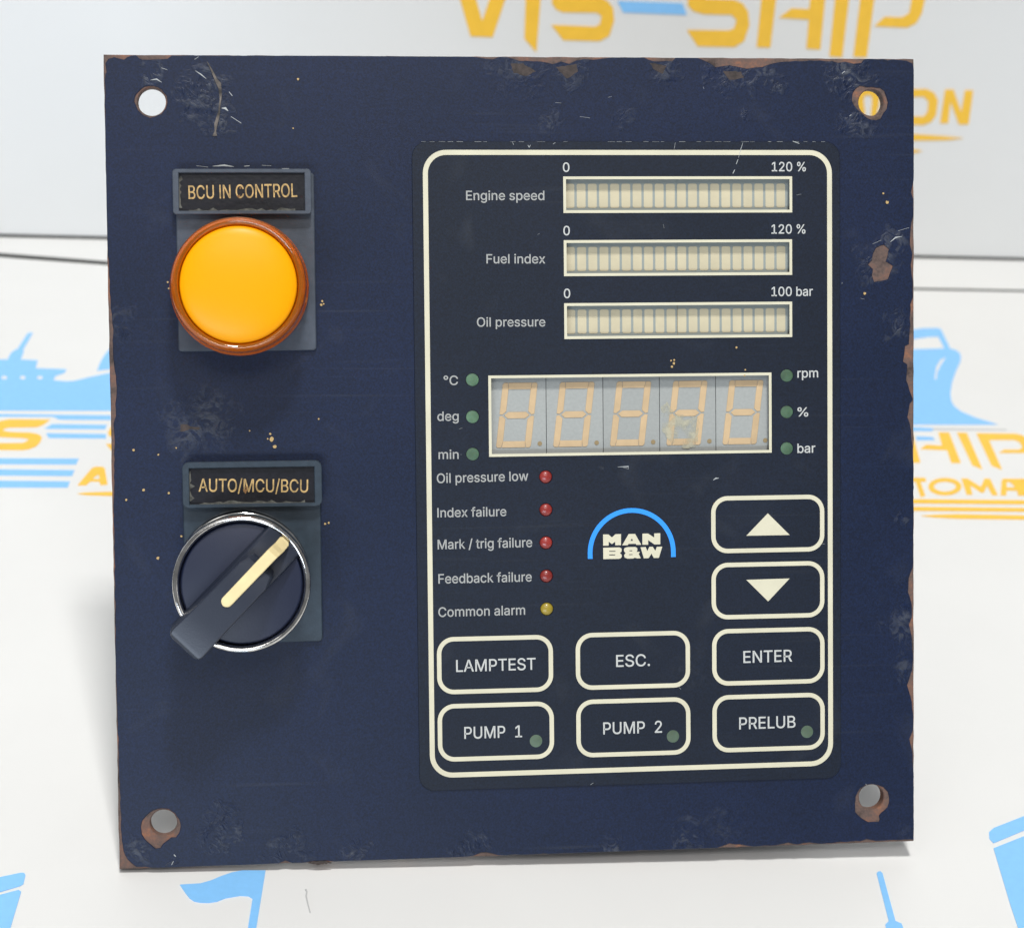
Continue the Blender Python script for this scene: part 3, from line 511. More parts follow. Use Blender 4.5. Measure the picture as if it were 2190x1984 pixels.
# text
GL = {' ':(188,[]),'%':(676,['175,283 160,284 146,286 132,291 121,297 110,305 101,314 93,324 86,335 81,347 78,360 75,373 75,388 75,412 76,426 78,440 81,452 87,464 93,476 101,486 110,495 121,503 133,509 146,513 160,516 175,517 191,516 206,513 219,509 230,503 241,495 250,486 258,476 264,464 269,452 273,440 275,426 276,412 276,388 275,373 273,360 269,347 264,335 257,324 250,314 241,305 230,297 218,291 205,286 191,284','175,327 188,329 198,332 206,338 212,346 217,355 221,365 223,376 223,388 223,412 223,424 221,435 217,445 213,454 206,462 198,468 188,471 175,473 164,471 153,468 145,462 138,454 133,445 130,435 128,424 127,412 127,388 128,376 130,365 133,355 138,346 145,338 153,332 163,329','501,-10 486,-9 471,-6 458,-2 446,5 436,12 426,21 419,31 412,43 407,55 403,68 401,81 400,95 400,120 401,134 403,147 407,160 412,172 419,184 427,194 436,203 447,210 458,217 471,221 486,224 501,225 517,224 531,221 544,217 556,210 566,203 576,194 583,184 590,172 595,160 598,147 600,134 601,120 601,95 600,81 598,68 594,55 589,43 583,31 575,21 566,12 555,5 544,-2 531,-6 517,-9','501,35 513,36 523,39 531,45 538,53 543,62 546,73 548,84 549,95 549,120 548,131 546,142 543,153 538,162 532,170 524,176 513,179 501,180 489,179 479,176 471,170 464,162 459,153 456,142 453,131 453,120 453,95 453,84 455,73 459,62 464,53 470,45 479,39 489,36','132,0 482,509 540,509 191,0']),'.':(188,['95,-4 86,-4 78,-1 70,3 63,9 57,16 53,24 50,32 50,41 50,50 53,59 57,66 63,73 70,79 78,83 86,86 95,87 104,86 113,83 121,79 128,73 134,66 138,59 140,50 141,41 140,32 138,24 134,16 128,9 121,3 113,-1 104,-4']),'/':(249,['235,533 71,-76 14,-76 178,533']),'0':(453,['227,-7 199,-5 174,1 151,11 130,24 111,41 95,62 80,86 69,113 60,144 53,178 49,214 48,254 49,294 53,330 60,364 69,395 81,422 95,447 112,467 130,484 151,498 174,508 200,514 227,516 254,514 279,508 302,498 323,484 342,467 358,447 372,422 384,395 393,364 400,330 404,294 405,254 404,214 400,178 393,144 384,113 373,86 359,62 342,41 323,24 302,11 279,1 254,-5','227,50 245,51 261,56 276,63 290,74 303,87 313,103 323,122 330,144 336,168 340,194 343,223 344,254 343,285 340,314 336,341 330,365 323,387 313,405 303,422 290,435 276,446 261,453 245,458 227,460 209,458 192,453 177,446 163,435 151,422 140,405 131,387 123,365 117,341 113,314 110,285 109,254 110,223 113,194 117,168 123,144 131,122 140,103 151,87 163,74 177,63 192,56 209,51']),'1':(453,['76,0 76,55 391,55 391,0','276,509 276,0 212,0 212,448 209,448 86,358 86,427 198,509']),'2':(453,['64,0 64,47 234,229 248,243 261,257 272,270 282,282 291,294 299,305 305,316 311,327 315,337 318,348 320,360 320,371 319,385 317,397 313,408 308,419 301,428 293,436 283,443 273,449 262,454 250,457 237,459 224,460 209,459 196,457 184,453 172,447 162,441 153,433 145,424 139,413 134,402 130,390 128,376 127,362 66,362 67,384 71,405 77,424 86,442 98,459 111,473 126,486 143,496 162,505 182,511 203,514 225,516 247,514 268,511 288,505 306,497 323,486 337,474 350,461 361,445 370,428 376,411 380,392 381,372 380,358 378,345 375,331 371,318 365,304 357,290 347,275 336,259 322,241 306,223 288,202 267,180 153,60 153,57 389,57 389,0']),'A':(480,['16,0 201,509 276,509 463,0 395,0 287,302 282,317 276,334 270,352 264,372 257,394 250,420 241,447 232,478 245,478 236,447 228,419 220,393 213,371 206,351 201,333 195,317 191,302 85,0','110,142 110,199 370,199 370,142']),'B':(456,['60,0 60,509 241,509 266,508 289,504 310,499 329,491 345,481 359,469 371,456 381,442 388,426 394,410 397,392 398,374 397,358 395,344 392,331 387,320 380,310 373,301 365,293 356,286 347,280 336,275 326,270 315,267 315,262 327,261 339,257 351,252 363,245 374,237 385,227 394,216 402,203 409,189 414,173 417,155 418,136 417,117 413,100 408,83 400,67 390,52 377,39 362,28 344,18 324,10 301,4 275,1 247,0','125,57 245,57 272,58 296,63 315,70 330,80 341,92 349,105 354,120 355,137 355,149 352,161 348,173 342,184 335,194 327,203 317,211 306,218 293,224 279,228 264,230 248,231 125,231','125,285 238,285 252,286 265,288 277,291 288,296 299,302 308,309 316,317 323,326 329,337 333,348 335,359 336,372 334,388 330,403 323,417 313,429 299,439 283,446 263,450 240,452 125,452']),'C':(510,['267,-7 235,-5 205,1 177,11 150,25 126,42 104,63 86,88 70,115 57,146 48,179 42,215 40,254 42,293 48,329 57,362 70,393 86,421 104,445 126,466 150,484 177,498 205,508 235,514 267,516 286,515 305,513 323,509 340,504 357,498 373,490 388,481 402,471 415,460 427,447 438,433 448,418 456,402 463,385 469,367 473,348 408,348 405,361 401,373 395,384 389,395 382,404 375,413 366,421 357,428 348,435 337,440 327,445 315,449 304,452 292,454 280,455 267,456 245,454 223,450 203,443 184,432 166,419 150,403 137,385 125,364 116,340 109,314 105,285 103,254 105,223 109,194 116,168 125,145 137,123 151,105 166,89 184,76 203,66 223,59 245,54 267,53 280,53 292,55 304,57 315,60 327,64 337,69 348,74 357,81 366,88 375,96 382,105 389,114 395,125 401,136 405,148 408,160 473,160 469,142 463,124 457,107 448,91 438,76 428,62 416,49 402,38 388,28 373,19 357,11 341,5 323,0 305,-4 286,-6']),'E':(419,['60,0 60,509 372,509 372,452 125,452 125,286 355,286 355,229 125,229 125,57 375,57 375,0']),'F':(410,['60,0 60,509 369,509 369,452 125,452 125,278 346,278 346,221 125,221 125,0']),'I':(301,['31,0 31,57 118,57 118,452 31,452 31,509 269,509 269,452 183,452 183,57 269,57 269,0']),'L':(393,['60,0 60,509 125,509 125,57 361,57 361,0']),'M':(628,['60,0 60,509 152,509 277,187 287,159 299,123 311,84 322,49 307,49 318,83 330,121 342,158 352,187 476,509 568,509 568,0 504,0 504,291 504,327 505,369 506,413 507,457 513,457 509,445 505,433 502,421 498,409 482,363 467,322 456,291 342,0 286,0 170,291 159,321 145,361 129,408 112,457 119,457 120,416 121,372 122,328 122,291 122,0']),'N':(523,['60,0 60,509 136,509 343,183 347,176 352,169 357,160 363,151 369,141 375,130 381,119 388,107 394,94 401,82 407,68 414,55 405,54 403,68 402,81 401,95 401,108 400,121 400,134 399,146 399,157 399,195 399,509 463,509 463,0 387,0 202,290 177,331 171,342 164,354 156,367 148,381 108,452 119,454 122,384 124,328 125,291 125,0']),'O':(533,['267,-7 235,-5 205,1 177,11 150,25 126,42 105,63 86,88 70,115 57,146 48,179 42,215 40,254 42,293 48,329 57,362 70,393 86,421 105,445 126,466 150,484 177,498 205,508 235,514 267,516 299,514 329,508 357,498 384,484 408,466 429,445 448,421 464,393 477,362 486,329 491,293 493,254 491,215 486,179 477,146 464,115 448,88 429,63 408,42 384,25 357,11 329,1 299,-5','267,53 289,54 310,59 330,66 349,76 367,89 383,105 396,123 408,144 418,168 425,194 429,223 430,254 429,286 425,314 418,341 408,365 396,386 383,404 367,420 349,433 330,443 310,450 289,454 267,456 245,454 223,450 203,443 184,433 167,420 151,404 137,385 125,364 116,340 109,314 105,285 103,254 105,223 109,194 116,168 125,144 137,123 151,105 167,89 184,76 203,66 223,59 245,54']),'P':(445,['60,0 60,509 235,509 263,507 289,503 312,497 332,487 350,476 366,462 379,447 390,430 398,411 404,391 407,370 409,348 407,325 404,304 398,284 390,265 379,248 366,233 350,219 332,207 312,198 289,191 263,187 235,186 109,186 109,242 233,242 252,243 269,246 284,250 297,256 308,264 318,272 327,282 333,294 338,306 342,319 344,333 344,348 344,362 342,376 338,389 333,402 326,413 318,423 308,431 297,439 284,444 268,449 251,451 232,452 125,452 125,0']),'R':(449,['60,0 60,509 236,509 264,507 290,504 313,497 333,489 351,478 367,465 380,450 390,433 399,415 405,395 408,374 409,352 408,330 405,309 399,290 390,271 380,255 367,240 351,228 333,217 312,209 289,203 264,199 236,198 96,198 96,255 234,255 252,256 269,258 284,262 298,267 309,273 319,281 327,290 334,300 339,312 342,324 344,338 345,352 344,367 342,380 339,393 334,405 327,415 319,425 309,433 298,440 284,445 269,449 252,451 233,452 125,452 125,0','353,0 230,229 303,229 428,0']),'S':(447,['224,-9 197,-8 172,-4 149,1 128,9 108,19 91,31 76,45 64,60 54,77 46,96 41,115 38,137 104,137 107,123 110,110 116,98 123,88 132,79 142,71 154,64 166,59 180,55 194,52 209,50 224,49 241,50 257,52 272,55 286,60 299,66 311,74 321,82 329,92 336,102 341,114 345,126 346,139 345,151 342,161 338,171 332,179 325,186 316,193 307,199 296,205 284,209 272,214 259,218 245,222 184,239 154,249 128,260 105,274 86,289 71,307 60,326 54,348 52,372 53,393 58,413 65,431 75,448 87,463 102,476 119,488 138,498 158,506 180,511 203,514 227,516 252,514 275,511 296,505 316,498 334,488 351,476 365,463 377,449 387,433 394,415 399,397 401,378 337,378 334,396 326,412 316,426 302,437 286,447 267,453 247,457 225,459 209,458 194,456 180,452 167,448 156,442 145,435 136,427 129,418 123,409 118,398 116,387 115,376 116,363 119,352 124,342 131,334 139,326 148,319 158,313 169,308 180,304 191,300 202,296 212,293 264,279 276,276 287,272 299,268 312,264 324,258 336,252 347,245 359,238 369,229 379,220 387,209 395,198 401,185 405,171 407,155 408,139 407,118 403,99 396,81 386,64 374,48 360,34 343,21 323,11 302,2 278,-4 252,-8']),'T':(449,['32,452 32,509 417,509 417,452 257,452 257,0 193,0 193,452']),'U':(517,['259,-8 230,-7 203,-2 177,5 154,15 133,28 114,43 98,60 85,80 74,101 66,124 62,148 60,173 60,509 124,509 124,178 125,160 128,144 133,128 141,113 150,99 160,87 173,77 187,68 203,61 220,56 239,53 259,52 279,53 298,56 315,61 331,68 345,77 357,87 368,99 377,113 384,128 389,144 392,160 393,178 393,509 457,509 457,173 456,148 451,124 443,101 433,80 419,60 403,43 384,28 363,15 340,5 315,-2 288,-7']),'a':(389,['160,-9 142,-8 126,-5 110,-1 94,5 80,12 68,22 57,32 48,45 40,58 35,73 31,90 30,108 31,123 34,138 38,150 43,161 50,171 58,179 67,187 78,193 89,199 100,203 112,207 125,211 138,213 152,216 165,218 178,220 234,227 244,228 252,230 259,232 265,235 270,238 273,243 275,248 276,255 276,257 275,268 273,279 271,288 267,297 262,304 256,311 248,317 240,322 230,326 220,329 208,330 196,331 183,330 171,329 159,326 149,322 140,318 132,313 124,307 118,301 112,294 107,288 103,281 100,274 41,291 48,308 57,322 67,335 79,346 91,355 104,364 118,370 133,375 148,379 163,382 179,384 194,384 204,384 215,383 227,382 239,379 251,376 263,372 275,367 286,360 296,353 306,343 315,333 322,320 329,306 333,290 336,272 337,251 337,0 277,0 277,52 272,52 269,45 264,38 258,32 252,25 244,18 236,12 226,6 215,1 203,-3 190,-6 176,-8','170,45 187,46 202,49 216,53 228,59 239,66 248,74 257,83 263,93 269,104 272,115 275,126 276,138 276,190 273,188 270,186 265,184 259,182 253,180 246,179 239,177 231,176 200,171 175,168 165,166 154,164 144,162 134,159 125,155 117,150 110,145 103,139 98,132 95,124 93,115 92,105 92,95 94,87 98,79 102,72 107,66 114,61 121,56 130,52 139,49 149,47 159,46']),'b':(424,['229,-8 213,-7 198,-5 184,-1 172,4 162,10 153,17 145,24 138,31 132,39 127,46 122,53 118,59 112,59 112,0 53,0 53,509 114,509 114,319 118,319 122,325 127,331 132,338 137,346 144,353 152,360 161,367 171,373 183,378 197,381 212,384 229,384 252,383 274,378 294,371 313,361 330,347 345,332 359,313 370,293 379,270 385,245 389,218 390,189 389,160 385,133 379,108 370,84 359,64 346,45 330,29 313,16 294,5 274,-2 252,-7','220,47 237,48 253,51 267,57 279,66 291,76 301,88 309,101 316,117 321,133 325,151 327,170 328,189 327,209 325,227 321,245 316,261 309,276 301,290 291,301 280,311 267,319 253,325 237,329 220,330 203,329 188,325 174,320 161,312 150,302 140,291 132,278 125,263 120,247 116,229 113,210 113,189 113,169 116,150 120,132 125,115 132,100 140,86 150,75 162,65 174,57 188,51 204,48']),'c':(396,['207,-8 182,-7 159,-2 137,6 117,16 98,30 82,46 68,64 56,85 46,108 40,133 36,159 34,187 36,216 40,243 46,268 56,291 68,312 82,330 98,346 117,360 137,371 159,378 182,383 207,384 221,384 234,383 247,380 260,377 272,373 284,368 295,362 305,356 315,349 324,341 332,332 340,322 347,312 353,301 358,289 362,277 303,262 301,269 298,276 294,283 290,289 286,295 281,301 276,306 270,311 264,315 257,319 250,322 242,325 234,327 226,329 217,329 207,330 189,329 173,325 158,319 145,310 134,300 124,287 115,274 108,258 103,242 99,224 97,206 96,187 97,169 99,151 103,134 108,117 115,102 124,89 134,76 145,66 158,57 173,51 189,48 207,46 217,47 226,48 234,49 243,52 250,54 258,58 264,62 271,66 277,71 282,76 287,82 292,89 296,95 299,102 302,110 304,117 363,102 359,90 354,78 348,67 341,56 334,46 325,37 316,29 306,21 296,15 285,9 273,4 261,-1 248,-4 235,-6 221,-8']),'d':(424,['195,-8 172,-7 151,-2 130,5 111,16 94,29 79,45 66,64 55,84 46,108 39,133 35,160 34,189 35,218 39,245 46,270 55,293 66,313 79,332 95,347 112,361 131,371 151,378 173,383 196,384 213,384 228,381 241,378 253,373 263,367 272,360 280,353 287,346 293,338 298,331 303,325 306,319 311,319 311,509 372,509 372,0 313,0 313,59 307,59 303,53 298,46 293,39 287,31 280,24 272,17 263,10 252,4 241,-1 227,-5 212,-7','205,47 221,48 236,51 250,57 263,65 274,75 284,86 293,100 299,115 305,132 309,150 311,169 312,189 311,210 309,229 305,247 300,263 293,278 284,291 275,302 263,312 251,320 237,325 221,329 205,330 187,329 172,325 157,319 145,311 133,301 124,290 115,276 108,261 103,245 99,227 97,209 96,189 97,170 99,151 103,133 109,117 115,101 124,88 134,76 145,66 158,57 172,51 188,48']),'e':(404,['212,-8 185,-7 161,-2 138,6 117,16 98,30 82,46 68,64 56,85 46,108 40,132 35,159 34,187 35,215 39,242 46,267 55,290 67,311 81,329 97,346 115,359 135,370 157,378 180,383 205,384 221,384 236,382 251,379 266,374 280,368 294,361 307,351 319,341 331,329 341,315 350,299 357,282 363,263 368,242 370,219 371,194 371,169 75,169 75,221 338,221 310,202 309,220 307,237 303,254 298,269 291,282 283,294 273,305 263,314 250,321 237,326 222,329 205,330 189,329 173,326 159,321 146,313 135,304 125,294 116,282 109,270 103,256 99,241 97,226 96,211 96,178 97,157 100,139 104,122 110,106 118,92 128,80 139,70 151,61 165,55 179,50 195,47 212,46 224,47 234,48 244,50 254,53 263,56 271,61 278,66 285,73 292,80 297,88 302,96 306,105 365,91 360,77 353,63 345,51 335,39 324,29 311,19 298,11 283,4 266,-1 249,-5 231,-7']),'f':(254,['228,379 228,327 6,327 6,379','81,0 81,432 82,447 84,461 89,474 96,486 104,496 113,505 124,513 135,519 148,524 161,527 174,529 187,530 197,530 207,529 215,528 222,527 229,525 234,524 239,522 243,521 227,468 215,472 211,473 206,473 200,474 195,474 182,473 171,470 162,466 154,460 149,452 145,443 142,431 142,419 142,0']),'g':(425,['207,-151 187,-150 168,-148 150,-144 134,-140 119,-134 105,-127 93,-119 82,-110 73,-101 64,-91 57,-80 51,-69 101,-41 106,-47 110,-53 116,-59 122,-66 128,-72 136,-78 145,-83 154,-88 165,-92 178,-95 192,-97 207,-97 229,-96 249,-92 267,-85 282,-75 295,-62 304,-47 310,-28 311,-6 311,68 306,68 302,62 298,56 293,49 287,41 280,34 272,28 263,21 252,16 241,11 227,8 212,5 195,5 173,6 152,10 132,17 113,27 95,39 80,53 67,71 55,90 46,112 39,136 35,163 34,191 35,220 39,246 46,271 55,293 66,314 80,332 95,347 112,361 131,371 152,378 173,383 196,384 213,384 228,382 242,378 253,373 264,367 273,360 281,353 288,346 294,338 299,331 304,325 308,319 313,319 313,379 372,379 372,-9 371,-32 367,-54 360,-73 350,-90 338,-104 324,-117 308,-127 291,-136 271,-142 251,-147 229,-150','205,59 222,60 237,63 251,68 264,75 275,84 285,95 293,107 300,121 305,137 309,154 312,172 312,193 312,212 309,231 305,248 300,264 293,278 285,291 275,303 264,312 251,320 237,325 222,329 205,330 188,329 172,325 158,320 145,312 134,302 124,290 115,277 109,262 103,246 99,229 97,212 96,193 97,173 99,155 103,138 109,123 116,108 124,96 134,85 145,76 158,68 172,63 188,60']),'i':(167,['53,0 53,379 114,379 114,0','84,443 75,444 67,446 60,449 54,455 48,461 44,468 42,475 41,483 42,491 44,499 48,506 54,512 60,517 67,521 75,523 84,524 92,523 100,521 107,517 114,512 119,506 123,499 126,491 126,483 126,475 123,468 119,461 114,455 107,449 100,446 92,444']),'k':(381,['110,137 110,212 121,212 284,379 360,379 184,199 177,199','53,0 53,509 114,509 114,0','294,0 148,186 191,229 372,0']),'l':(189,['139,-2 119,-1 101,3 86,10 74,20 65,33 58,47 54,65 53,84 53,509 114,509 114,99 114,87 115,77 117,68 120,62 124,58 130,54 137,53 146,52 160,53 170,54 181,3 162,-1 156,-2 151,-2 145,-2']),'m':(610,['53,0 53,379 112,379 112,295 108,295 112,310 118,323 125,335 132,346 141,355 151,363 161,370 172,376 183,380 195,384 207,386 219,386 239,385 257,380 273,372 287,361 299,347 309,331 316,314 321,295 312,295 317,308 322,321 329,332 337,343 347,353 357,361 368,369 381,375 394,380 407,383 422,385 437,386 453,385 468,383 483,378 497,372 510,364 522,354 532,342 541,328 548,313 553,296 556,276 557,255 557,0 496,0 496,254 494,273 490,289 483,302 473,313 460,321 447,326 433,329 419,330 406,330 395,328 384,324 374,320 365,314 358,307 351,299 345,290 341,280 338,270 336,259 335,247 335,0 274,0 274,260 273,275 269,288 262,301 253,311 242,320 229,326 215,329 199,330 188,330 178,328 168,325 158,320 148,314 140,307 132,299 126,289 121,278 117,266 114,253 114,238 114,0']),'n':(410,['114,227 114,0 53,0 53,379 112,379 112,287 102,287 112,312 124,332 137,349 152,362 169,372 187,379 207,383 227,384 246,383 264,380 280,376 295,369 309,360 321,349 332,336 341,321 348,304 353,285 356,264 357,240 357,0 296,0 296,235 295,256 290,275 283,291 273,304 260,315 246,323 229,328 210,329 197,328 184,326 172,322 161,317 150,311 141,303 133,293 126,283 121,271 117,257 114,243']),'o':(415,['207,-8 182,-7 159,-2 137,6 117,16 98,30 82,46 68,64 56,85 46,108 40,133 36,159 34,187 36,216 40,243 46,268 56,291 68,312 82,330 98,346 117,360 137,371 159,378 182,383 207,384 233,383 256,378 278,371 299,360 317,346 333,330 347,312 359,291 369,268 376,243 380,216 381,187 380,159 376,133 369,108 359,85 347,64 333,46 317,30 299,16 278,6 256,-2 233,-7','207,46 226,48 242,51 257,57 270,66 282,76 292,89 300,102 307,117 312,134 316,151 318,169 319,187 318,206 316,224 312,242 307,258 300,274 292,287 282,300 270,310 257,319 242,325 226,329 207,330 189,329 173,325 158,319 145,310 134,300 124,287 115,274 108,258 103,242 99,224 97,206 96,187 97,169 99,151 103,134 108,117 115,102 124,89 134,76 145,66 158,57 173,51 189,48']),'p':(424,['53,-143 53,379 112,379 112,319 118,319 122,325 126,331 131,338 137,346 144,353 152,360 161,367 171,373 183,378 197,381 212,384 229,384 252,383 274,378 294,371 313,361 330,347 345,332 359,313 370,293 379,270 385,245 389,218 390,189 389,160 385,133 379,108 370,84 359,64 346,45 330,29 313,16 294,5 274,-2 252,-7 229,-8 213,-7 198,-5 184,-1 173,4 162,10 153,17 145,24 138,31 132,39 127,46 122,53 118,59 114,59 114,-143','220,47 237,48 253,51 267,57 279,66 291,76 301,88 309,101 316,117 321,133 325,151 327,170 328,189 327,209 325,227 321,245 316,261 309,276 301,290 291,301 280,311 267,319 253,325 237,329 220,330 203,329 188,325 174,320 161,312 150,302 140,291 132,278 125,263 120,247 116,229 113,210 113,189 113,169 116,150 120,132 125,115 132,100 140,86 150,75 162,65 174,57 188,51 204,48']),'r':(259,['53,0 53,379 112,379 112,321 115,321 122,335 130,347 140,358 152,367 166,375 181,380 196,384 213,385 229,384 243,384 243,322 230,324 224,325 219,325 213,326 207,326 194,325 182,323 170,319 159,315 149,309 140,301 132,293 126,284 121,273 117,262 114,250 114,237 114,0']),'s':(365,['182,-8 163,-7 145,-5 128,-2 112,3 98,10 84,18 72,27 62,38 53,50 45,63 40,78 36,94 94,107 99,92 105,79 114,69 124,60 136,54 150,49 165,46 181,45 200,46 217,50 232,55 244,62 255,71 262,81 267,91 268,103 267,112 265,121 260,129 254,136 246,142 237,147 225,151 212,155 149,170 125,177 104,186 87,196 72,208 61,222 53,237 48,255 47,274 48,290 51,305 57,319 65,332 75,343 87,354 100,363 115,370 131,377 149,381 167,384 187,384 206,384 223,381 239,378 254,372 267,366 279,358 290,349 299,339 307,328 314,316 319,303 324,290 268,277 264,288 258,298 251,307 243,316 232,323 219,328 205,331 187,333 171,332 156,329 143,324 131,317 121,308 114,299 110,289 109,277 110,267 112,258 117,250 124,243 133,237 144,232 157,227 172,223 229,209 254,202 275,194 292,183 306,171 317,158 325,142 330,125 331,107 330,90 326,75 321,61 312,47 302,35 290,24 276,15 260,6 242,0 223,-5 203,-7']),'t':(227,['204,379 204,327 6,327 6,379','65,471 126,471 126,98 127,86 128,76 132,68 136,61 142,56 150,53 159,51 170,50 185,51 202,54 213,2 208,0 203,-1 198,-2 192,-3 186,-3 180,-4 174,-4 168,-4 145,-3 125,2 107,10 92,21 80,35 72,52 67,71 65,93']),'u':(410,['182,-5 164,-4 146,-1 130,4 115,11 101,20 89,31 78,44 69,59 62,76 57,95 54,116 53,139 53,379 114,379 114,144 115,123 119,105 127,89 137,75 150,64 164,56 181,52 200,50 213,51 226,53 238,57 249,62 259,69 268,77 276,86 283,97 289,109 293,122 295,137 296,153 296,379 357,379 357,0 298,0 298,92 307,92 297,67 286,47 272,30 257,17 240,7 222,0 203,-4']),'w':(567,['138,0 23,379 87,379 133,214 138,196 143,177 149,157 154,137 159,115 165,91 170,67 175,41 165,41 170,66 175,90 180,113 186,135 191,156 196,176 201,195 206,214 252,379 316,379 362,214 366,196 371,176 376,157 382,136 387,114 392,91 397,67 402,41 391,41 397,66 402,90 408,113 413,135 418,156 423,176 429,195 434,214 480,379 545,379 429,0 368,0 319,172 305,225 301,239 297,252 294,266 291,280 277,338 291,338 277,280 263,225 259,211 255,198 252,185 248,172 199,0']),'x':(379,['21,0 171,218 171,171 29,379 100,379 147,306 156,292 164,279 172,266 179,253 186,241 193,229 200,217 207,206 175,206 183,217 190,229 196,241 202,253 209,266 216,279 224,292 233,306 282,379 352,379 209,169 209,214 358,0 287,0 231,85 222,99 214,112 207,124 200,136 193,148 187,159 180,171 173,182 205,182 198,171 191,159 185,148 178,136 172,124 165,112 157,99 148,85 91,0']),'°':(316,['158,283 143,284 128,287 114,292 101,298 88,307 77,316 67,327 59,340 52,353 47,367 44,382 43,397 44,413 47,428 52,442 59,455 67,468 77,479 88,489 101,497 114,504 128,509 143,512 158,513 174,512 188,509 202,504 216,497 228,489 239,479 249,468 257,455 264,442 269,428 272,413 273,397 272,382 269,367 264,353 257,340 249,327 239,316 228,307 216,298 202,292 188,287 174,284','158,334 167,335 175,336 183,339 190,343 197,347 203,353 209,359 213,366 217,373 220,381 221,389 222,397 221,406 220,414 217,422 213,430 209,437 203,443 197,448 190,453 183,457 175,459 167,461 158,462 150,461 141,459 134,457 126,453 119,448 113,443 108,437 103,430 99,422 97,414 95,406 95,397 95,389 97,381 99,373 103,366 108,359 113,353 119,347 126,343 134,339 141,336 150,335'])}
GL['I'] = (185, ['60,0 60,509 125,509 125,0']); GL['l'] = (167, ['53,0 53,509 114,509 114,0'])
GD = {c: (a_, [[tuple(map(int, p.split(','))) for p in l.split(' ')] for l in ls]) for c, (a_, ls) in GL.items()}
def text(name, s, u0, v0, u1, v1, cap, mat, parent, z=OZ, hz=0.0, bold=0.0, h=.00004):
    """s printed with its left baseline at photo point (u0,v0) and its right end at (u1,v1); cap = capital height in px"""
    A, B = Vector(P(u0, v0, hz)), Vector(P(u1, v1, hz)); T = Vector(P(u0, v0-cap, hz)); ky = (T-A).length/509
    x = 0; gl = []
    for c in s:
        adv, ls = GD[c]
        for l in ls: gl.append(([(x+p[0], p[1]) for p in l], c))
        x += adv
    xs = [p[0] for l, c in gl for p in l]; x0, x1 = min(xs), max(xs)
    dr = (B-A).normalized(); kx = (B-A).length/(x1-x0); up = Vector((-dr.y, dr.x))
    def tf(l):
        out = []
        for p in l:
            q = A+dr*((p[0]-x0)*kx)+up*(p[1]*ky)
            if not out or (Vector(out[-1])-q).length > 1e-6: out.append((q.x, q.y))
        if (Vector(out[0])-Vector(out[-1])).length < 1e-6: out.pop()
        return out
    # group holes with their outlines
    loops = [tf(l) for l, c in gl]
    def inside(pt, L):
        r = False
        for i in range(len(L)):
            (xa, ya), (xb, yb) = L[i-1], L[i]
            if (ya > pt[1]) != (yb > pt[1]) and pt[0] < (xb-xa)*(pt[1]-ya)/(yb-ya)+xa: r = not r
        return r
    outer_ = [L for i, L in enumerate(loops) if sum(inside(L[0], K) for j, K in enumerate(loops) if j != i) % 2 == 0]
    groups = []
    for L in outer_:
        hs = [H for H in loops if H is not L and H not in outer_ and inside(H[0], L)]
        g = [ccw(L)]+[cw(H_) for H_ in hs]
        if bold: g = [offset(K, -bold) for K in g]
        groups.append(g)
    return prism(name, groups, z, z+h, mat, parent)
BO = .00003
for t_ in (("Engine speed", 996.6, 428.5, 1163.3, 428.5, 19.6), ("Fuel index", 1040, 563.6, 1165, 563.6, 19.4), ("Oil pressure", 1019.7, 698.5, 1165.2, 698.0, 19.2),
           ("°C", 948.4, 823, 978.6, 823, 19.6), ("deg", 935.2, 899.6, 980.2, 899.2, 19.4), ("min", 937.8, 981, 980.2, 980.6, 19),
           ("Oil pressure low", 934.2, 1032.4, 1129, 1027, 20), ("Index failure", 935.2, 1105.5, 1082, 1102.6, 19.5), ("Mark / trig failure", 935.9, 1173.6, 1137.3, 1168.6, 20),
           ("Feedback failure", 937.5, 1246.8, 1136.3, 1242, 20), ("Common alarm", 937.5, 1317.8, 1122.2, 1313, 20)):
    text('caption', *t_, M['caption'], overlay, bold=BO)
for t_ in (("0", 1203.3, 368.2, 1216.8, 368.2, 19.5), ("0", 1204.3, 503.5, 1217.6, 503.5, 19.5), ("0", 1205.3, 637.5, 1218.5, 637.5, 19.5),
           ("120 %", 1649.5, 367, 1721.7, 367, 19.5), ("120 %", 1648.8, 500.2, 1720.8, 499.8, 19.3), ("100 bar", 1648.8, 633.4, 1736.5, 632.8, 19.3),
           ("rpm", 1704.3, 807.4, 1748, 806.6, 19), ("%", 1704.3, 890.2, 1726.7, 890, 19), ("bar", 1704.3, 968, 1742, 967.2, 19.3)):
    text('caption', *t_, M['key_text'], overlay, bold=BO)
keys = [((1518, 1059.5), (1762, 1055.5), (1762.5, 1179), (1519, 1183.5)), ((1519, 1202), (1762.3, 1197), (1762.5, 1319.5), (1519.5, 1324.8)),
        ((1520.3, 1343), (1762.5, 1337.8), (1763, 1460), (1520.8, 1466.3)), ((1521, 1484.3), (1763, 1477.8), (1763.3, 1601.3), (1521.5, 1609)),
        ((932.6, 1360), (1182.8, 1354.8), (1183.3, 1478), (933.4, 1484.8)), ((1229, 1351), (1475.3, 1346.3), (1475.7, 1469.3), (1229.5, 1474.9)),
        ((934.2, 1502.7), (1184.8, 1497.2), (1185.2, 1621.4), (935, 1628)), ((1230, 1493.2), (1476.2, 1488), (1476.7, 1612.5), (1231, 1618.8))]
knames = ['up arrow key', 'down arrow key', 'ENTER key', 'PRELUB key', 'LAMPTEST key', 'ESC. key', 'PUMP 1 key', 'PUMP 2 key']
